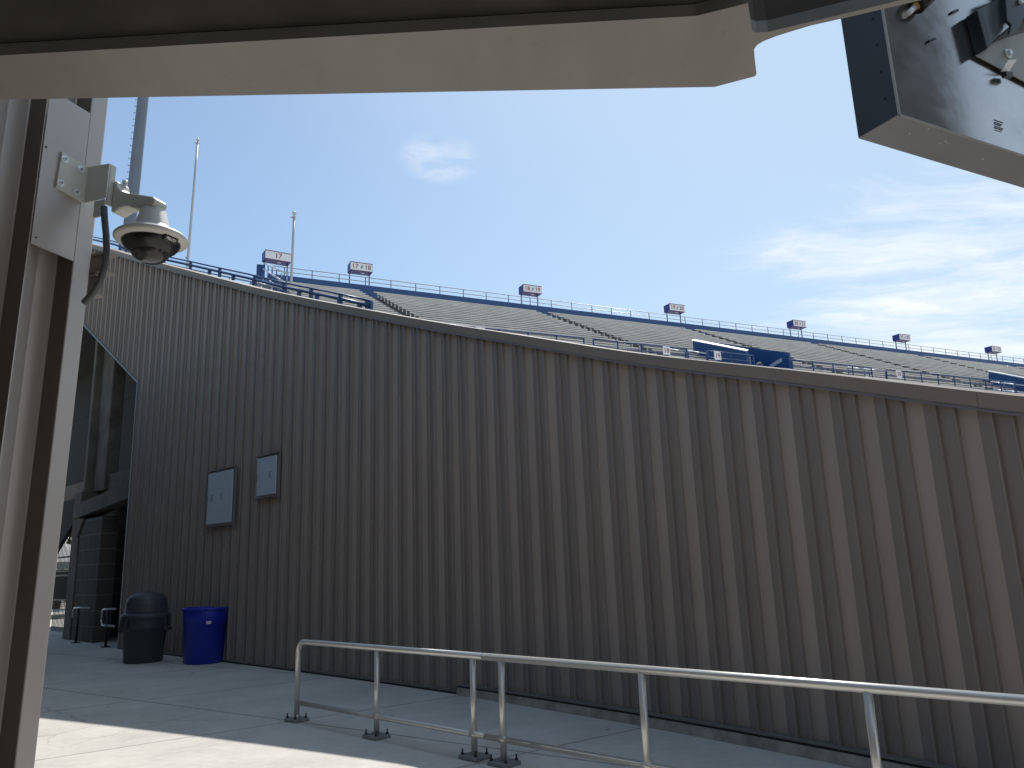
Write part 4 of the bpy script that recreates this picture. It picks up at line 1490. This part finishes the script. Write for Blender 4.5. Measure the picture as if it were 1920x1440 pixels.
# ------------------------------------------------------------------ blue guardrail on the wall top and rail behind it
GR = [V(p) for p in [(-14.4921, 25.268, 13.274), (-12.9193, 23.7974, 12.4034), (-11.4847, 22.4568, 11.5246), (-10.2116, 21.2662, 10.7946), (-8.651, 19.8141, 9.954), (-7.3851, 18.65, 9.2644), (-6.2386, 17.5997, 8.6467), (-5.08, 16.5332, 7.9941), (-4.2523, 15.7601, 7.5557), (-3.4481, 14.9967, 7.1245), (-2.6941, 14.2764, 6.6999)]]
gr_ = thing('ramp_guardrail', 'dark blue guardrail sloping down along the top of the ribbed wall', 'guardrail', GR[5] - V(0, 0, 1.1))
for dz, r in ((0.0, 0.020), (-0.10, 0.032)):
    mb = MB(); mb.tube([p + V(0, 0, dz) for p in GR], r, 8)
    mb.build('top_rail', M_BLUE2, gr_)
gd = (GR[8] - GR[4]).normalized(); gdh = Vector((gd.x, gd.y, 0)).normalized(); gn = Vector((gdh.y, -gdh.x, 0))
for p in [V(q) for q in [(-12.5853, 23.4851, 12.1998), (-10.506, 21.5415, 10.9685), (-8.651, 19.8141, 9.9562), (-7.3851, 18.65, 9.2649), (-6.0556, 17.4318, 8.5659), (-5.08, 16.5332, 7.995), (-4.2523, 15.7601, 7.5557), (-3.4481, 14.9967, 7.1245), (-2.7742, 14.353, 6.7517), (-2.6941, 14.2764, 6.6999)]]:
    mb = MB(); mb.obox(p - gdh * 0.045 - V(0, 0, 1.25), gdh * 0.09, -gn * 0.05, V(0, 0, 1.24))
    mb.build('post', M_BLUE2, gr_)
for p in [V(q) for q in [(-12.1202, 23.0504, 11.8869), (-9.911, 20.9855, 10.6351), (-7.7658, 18.9991, 9.4599), (-6.8065, 18.12, 8.9529), (-6.0556, 17.4318, 8.5365), (-4.575, 16.0629, 7.729), (-4.0574, 15.5761, 7.4468), (-3.4481, 14.9967, 7.1257), (-2.9386, 14.5102, 6.8343)]]:
    mb = MB(); mb.box(p - V(0, 0, 0.17), 0.085, 0.06, 0.12, gdh, -gn)
    mb.build('junction_box', M_BLUE2, gr_)
WR = [V(p) for p in [(-14.2225, 26.248, 13.2356), (-12.5238, 24.6599, 12.1959), (-9.4478, 21.7843, 10.5198), (-6.777, 19.3135, 9.1151), (-5.6304, 18.2631, 8.5006)]]
wr = thing('white_railing', 'thin pale railing on the far side of the ramp behind the blue guardrail', 'railing', WR[2] - V(0, 0, 1))
mb = MB(); mb.tube(WR, 0.024, 8)
mb.build('top_rail', M_LIGHTRAIL, wr)
mb = MB(); mb.tube([p - V(0, 0, 0.4) for p in WR], 0.02, 8)
mb.build('lower_rail', M_LIGHTRAIL, wr)
L = [(WR[i], WR[i + 1]) for i in range(len(WR) - 1)]
for a, b in L:
    for k in range(3):
        p = a.lerp(b, k / 3)
        mb = MB(); mb.tube([p - V(0, 0, 1.3), p], 0.02, 6)
        mb.build('post', M_LIGHTRAIL, wr)

# ------------------------------------------------------------------ mast and flagpoles
def pole(name, label, cat, a, b, r0, r1, mat, group=None, ball=False, ext=0.0):
    a, b = V(a), V(b)           # top, lower point
    d = (b - a).normalized()
    foot = a + d * ((a.z) / -d.z)
    topp = a - d * ext
    t = thing(name, label, cat, foot, group)
    mb = MB()
    n = 10
    mb.tube([foot.lerp(topp, i / n) for i in range(n + 1)], r0, 20, True, r1)
    mb.build('pole', mat, t)
    return t, foot, topp


ta, tb_ = ((-23.3567, 45.0, 31.7916), (-23.5513, 45.0, 23.4472))
lm, foot, topp = pole('light_mast', 'thick grey floodlight mast with climbing pegs behind the security camera', 'mast', ta, tb_, 0.46, 0.30, M_MAST, None, False, 8.0)
left = Vector((-1, 0.1, 0)).normalized()
axis = (topp - foot)
for i in range(34):
    f_ = 0.60 + 0.4 * i / 34
    p = foot + axis * f_
    r_ = 0.46 + (0.30 - 0.46) * f_
    mb = MB(); mb.tube([p + left * (r_ - 0.02), p + left * (r_ + 0.20)], 0.02, 6)
    mb.tube([p + left * (r_ + 0.20), p + left * (r_ + 0.20) + V(0, 0, 0.07)], 0.02, 6)
    mb.build('climbing_peg', M_MAST, lm)
for (pa, pb, lab, r0, r1) in (((-26.1566, 60.0, 37.5355), (-26.3834, 60.0, 26.1472), 'taller bare flagpole behind the blue guardrail, nearest the security camera', 0.17, 0.085),
                              ((-13.858, 47.0, 24.1531), (-13.9216, 47.0, 19.6508), 'shorter bare flagpole in front of the 17 sign', 0.13, 0.075)):
    t, foot, topp = pole('flagpole', lab, 'flagpole', pa, pb, r0, r1, M_POLE, 'bare flagpoles by the stand')
    mb = MB(); mb.tube([topp, topp + V(0, 0, 0.14)], 0.05, 10)
    mb.tube([topp + V(-0.22, 0, -0.05), topp + V(0.12, 0, -0.05)], 0.045, 8)
    mb.build('truck', M_POLE, t)
    mb = MB()
    cc = topp + V(0, 0, 0.24)
    mb.lathe([(0.0, -0.14), (0.08, -0.115), (0.125, -0.06), (0.14, 0.0), (0.125, 0.06), (0.08, 0.115), (0.0, 0.14)], cc, 16)
    mb.build('finial_ball', M_SHROUD, t)
    mb = MB()
    q = topp.lerp(foot, 0.28); mb.tube([q + V(-r0 - 0.04, 0, 0), q + V(-r0 * 0.4, 0, 0)], 0.06, 8)
    q = topp.lerp(foot, 0.40); mb.tube([q + V(r0 * 0.4, 0, 0), q + V(r0 + 0.04, 0, 0)], 0.06, 8)
    mb.build('cleat', M_DARKBOLT, t)

# ------------------------------------------------------------------ under the stand, at the left
IA = V((-12.4359, 22.3243, 0.0))
ID = (V((-9.8905, 19.8459, 0.0)) - IA).normalized()
IN = Vector((ID.y, -ID.x, 0))


def I(a, n, z):
    return IA + ID * a + IN * n + V(0, 0, z)


M_BLOCK = block_material('painted_block', (0.080, 0.073, 0.060), (0.17, 0.16, 0.135), (ID.x, ID.y), 0.8, 0.40)
bw = thing('block_wall', 'grey concrete block wall in the dark under the stand', 'wall', I(1, 0, 0))
mb = MB()
mb.obox(I(0.10, 0, 0), ID * 1.75, -IN * 0.4, V(0, 0, 3.26))
mb.build('pier', M_BLOCK, bw)
mb = MB()
mb.obox(I(-2.4, -1.0, 0), ID * 6.9, -IN * 0.3, V(0, 0, 3.84))
mb.build('recessed_wall', M_BLOCK, bw)
cc = thing('concrete_frame', 'stained concrete column and beams under the stand beside the ribbed wall', 'concrete frame', I(0, 0, 0))
mb = MB()
# lower column, upper column (narrow lit edge and broad face), beams and floor edge
mb.obox(I(-0.52, 0.03, 0), ID * 0.60, -IN * 0.6, V(0, 0, 4.05))
mb.build('lower_column', M_OLDCONC, cc)
mb = MB()
mb.obox(I(-0.40, -0.12, 4.06), ID * 0.20, -IN * 0.35, V(0, 0, 5.6))
mb.obox(I(-0.18, -0.32, 4.06), ID * 0.95, -IN * 0.35, V(0, 0, 5.6))
mb.bevel(0.02, 1)
mb.build('upper_column', M_OLDCONC, cc)
mb = MB()
mb.prism([I(-0.45, 0.06, 3.30), I(4.3, 0.06, 3.62), I(4.3, 0.06, 4.02), I(-0.45, 0.06, 3.70)], -IN * 0.45)
mb.build('beam', M_OLDCONC, cc)
mb = MB()
mb.obox(I(-3.5, -0.42, 4.00), ID * 8.0, -IN * 0.25, V(0, 0, 0.50))
mb.build('parapet', M_OLDCONC, cc)
mb = MB()
mb.prism([I(-0.02, 0.0, 2.75), I(0.45, 0.0, 3.28), I(-0.02, 0.0, 3.28)], IN * 0.05)
mb.build('corbel', M_OLDCONC, cc)
mb = MB()
mb.tube([I(2.1, -0.6, 4.3), I(2.1, -0.6, 4.62)], 0.05, 8)
mb.tube([I(2.6, -1.2, 5.45), I(4.4, -1.0, 5.95)], 0.02, 6)
mb.build('pipe', M_PLATE, cc)
mb = MB()
mb.obox(I(-15, -3.4, 4.0), ID * 19.5, -IN * 0.2, V(0, 0, 4.6))
mb.obox(I(-15, -3.38, 8.4), ID * 13.5, -IN * 0.15, V(0, 0, 2.2))
mb.obox(I(-15, -0.7, 3.85), ID * 19.5, -IN * 2.9, V(0, 0, 0.14))
mb.obox(I(-15, -0.7, 10.4), ID * 13.5, -IN * 2.9, V(0, 0, 0.14))
mb.build('rear_wall', M_DARKIN, cc)
mb = MB()
# dark head panel with an arched underside over the gate
arch = [I(-3.9, -0.30, 4.0), I(-0.52, -0.30, 4.0)]
for k in range(13):
    a = PI * 0.5 * k / 12
    arch.append(I(-0.55 - 2.6 * (1 - math.cos(a)), -0.30, 3.80 - 1.6 * (1 - math.cos(a * 0.9))))
arch.append(I(-3.9, -0.30, 1.9))
mb.prism(arch, -IN * 0.12)
mb.build('arched_head', M_DARKIN, cc)

# gate
gt = thing('iron_gate', 'black iron bar gate under the dark arch', 'gate', I(-1.5, -0.5, 0))
for k in range(26):
    a = -3.8 + k * 0.13
    mb = MB(); mb.tube([I(a, -0.6, 0.06), I(a, -0.6, 3.15)], 0.013, 6)
    mb.build('bar', M_IRON, gt)
for z in (0.15, 0.98, 1.72, 1.85, 2.28):
    mb = MB(); mb.obox(I(-3.85, -0.615, z), ID * 3.32, IN * 0.03, V(0, 0, 0.05))
    mb.build('cross_bar', M_IRON, gt)
mb = MB(); mb.obox(I(-1.05, -0.45, 0.0), ID * 0.09, IN * 0.09, V(0, 0, 1.05)); mb.obox(I(-1.25, -0.55, 0.0), ID * 0.5, IN * 0.25, V(0, 0, 0.22))
mb.build('gate_stop', M_IRON, gt)

# handrails in front of the block wall
for k, (a0, lab, L_) in enumerate(((0.85, 'dim pipe handrail in front of the block pier', 1.25), (3.05, 'dim looped pipe handrail half hidden behind the charcoal bin', 0.9))):
    t = thing('dark_handrail', lab, 'handrail', I(a0, 0.35, 0), 'dim handrails by the block wall')
    off_ = 0.22
    pth = [I(a0, off_, 0.62), I(a0, off_, 0.76)]
    for j in range(1, 6):
        an = PI / 2 * j / 5
        pth.append(I(a0 + 0.12 * (1 - math.cos(an)), off_, 0.76 + 0.12 * math.sin(an)))
    pth += [I(a0 + L_, off_, 0.90)]
    mb = MB(); mb.tube(pth, 0.024, 10)
    mb.build('rail', M_RAIL, t)
    if k == 1:
        lo = [I(a0, off_, 0.63)]
        for j in range(1, 6):
            an = PI / 2 * j / 5
            lo.append(I(a0 + 0.12 * (1 - math.cos(an)), off_, 0.62 - 0.12 * math.sin(an)))
        lo.append(I(a0 + L_, off_, 0.50))
        mb = MB(); mb.tube(lo, 0.024, 10); mb.build('rail', M_RAIL, t)
    mb = MB(); mb.tube([I(a0 + 0.42, off_, 0.0), I(a0 + 0.42, off_, 0.88)], 0.03, 10)
    mb.tube([I(a0 + 0.42, off_, 0.0), I(a0 + 0.42, off_, 0.02)], 0.11, 12)
    mb.build('post', M_IRON, t)

# beyond the gate: a tree, a market tent, a green hoarding and a red car
tr = thing('tree', 'leafy green tree in sunlight beyond the iron gate', 'tree', (-25.3954, 44.0, 0.0))
tb0 = V(tr.location)
mb = MB()
mb.tube([tb0, tb0 + V(0.1, 0, 1.6), tb0 + V(0.0, 0.1, 3.2)], 0.22, 10, True, 0.10)
for q in ((1.2, 0.3, 4.6), (-1.1, -0.4, 4.4), (0.2, 1.0, 4.9), (0.3, -1.0, 5.0)):
    mb.tube([tb0 + V(0, 0, 2.6), tb0 + V(*q)], 0.09, 7, True, 0.03)
mb.build('trunk', M_BARK, tr)
mb = MB()
rt = random.Random(5)
clumps = [(rt.uniform(-2.4, 2.4), rt.uniform(-2.0, 2.0), rt.uniform(3.0, 6.4), rt.uniform(0.5, 1.0)) for _ in range(26)]
for cx, cy, cz, cr in clumps:
    for _ in range(90):
        v = Vector((rt.gauss(0, 1), rt.gauss(0, 1), rt.gauss(0, 0.8)))
        v = v.normalized() * cr * rt.uniform(0.5, 1.05)
        p = tb0 + V(cx, cy, cz) + v
        e1 = Vector((rt.gauss(0, 1), rt.gauss(0, 1), rt.gauss(0, 1))).normalized() * rt.uniform(0.08, 0.16)
        e2 = e1.orthogonal().normalized() * rt.uniform(0.05, 0.10)
        mb.quad(p - e1, p + e2, p + e1, p - e2)
mb.build('crown', M_LEAF, tr)
tn = thing('market_tent', 'white canvas market tent beyond the iron gate', 'tent', (-21.39, 37.0, 0.0))
q = V(tn.location)
mb = MB()
for k in range(4):
    a, b = [(-2, -2), (2, -2), (2, 2), (-2, 2)][k], [(2, -2), (2, 2), (-2, 2), (-2, -2)][k]
    mb.poly([q + V(a[0], a[1], 2.35), q + V(b[0], b[1], 2.35), q + V(0, 0, 3.3)])
    mb.quad(q + V(a[0], a[1], 2.05), q + V(b[0], b[1], 2.05), q + V(b[0], b[1], 2.35), q + V(a[0], a[1], 2.35))
mb.build('canopy', M_CANVAS, tn)
for a in (-1.95, 1.95):
    for b in (-1.95, 1.95):
        mb = MB(); mb.tube([q + V(a, b, 0), q + V(a, b, 2.3)], 0.03, 8); mb.build('leg', M_PLATE, tn)
hd = thing('hoarding', 'dark green hoarding standing in front of the white tent beyond the gate', 'hoarding', (-19.2422, 33.5, 0.0))
q = V(hd.location)
mb = MB(); mb.obox(q + V(-3.0, 0, 0.75), (4.6, 1.6, 0), (0, 0.06, 0), (0, 0, 1.25)); mb.build('panel', M_GREEN, hd)
for k in range(4):
    mb = MB(); mb.tube([q + V(-2.8 + 1.4 * k, 0.12 + 0.49 * k, 0), q + V(-2.8 + 1.4 * k, 0.12 + 0.49 * k, 1.95)], 0.04, 8); mb.build('post', M_IRON, hd)
cr = thing('parked_car', 'red car parked beyond the iron gate, seen through the bars', 'car', (-33.4142, 56.0, 0.0))
q = V(cr.location)
mb = MB()
side = [(-2.1, 0.28), (-2.15, 0.62), (-1.95, 0.86), (-1.3, 0.92), (-0.75, 1.36), (0.75, 1.38), (1.35, 0.96), (2.05, 0.82), (2.15, 0.5), (2.1, 0.28)]
mb.prism([q + V(x, -0.85, z) for x, z in side], V(0, 1.7, 0)); mb.bevel(0.08, 2)
mb.build('body', M_CARRED, cr)
for o_ in (((-1.1, 0.95), (-0.68, 1.28), (-0.05, 1.29), (-0.05, 0.95)), ((0.03, 0.95), (0.03, 1.29), (0.68, 1.28), (1.1, 0.95))):
    mb = MB()
    mb.prism([q + V(x, -0.862, z) for x, z in o_], V(0, 0.01, 0))
    mb.build('window', M_GLASSDARK, cr)
for x in (-1.3, 1.3):
    for y in (-0.80, 0.80):
        mb = MB(); mb.tube([q + V(x, y - 0.1, 0.32), q + V(x, y + 0.1, 0.32)], 0.32, 20)
        w = mb.build('wheel', M_TYRE, cr)
        mb = MB(); mb.tube([q + V(x, y - 0.11, 0.32), q + V(x, y + 0.11, 0.32)], 0.19, 16); sub(w, 'rim', mb, M_PLATE)

# ------------------------------------------------------------------ render settings
scene.view_settings.view_transform = 'Standard'
scene.view_settings.look = 'None'
scene.view_settings.exposure = 0.0
scene.view_settings.gamma = 1.0
scene.render.engine = 'CYCLES'
scene.cycles.use_denoising = True
scene.cycles.max_bounces = 8
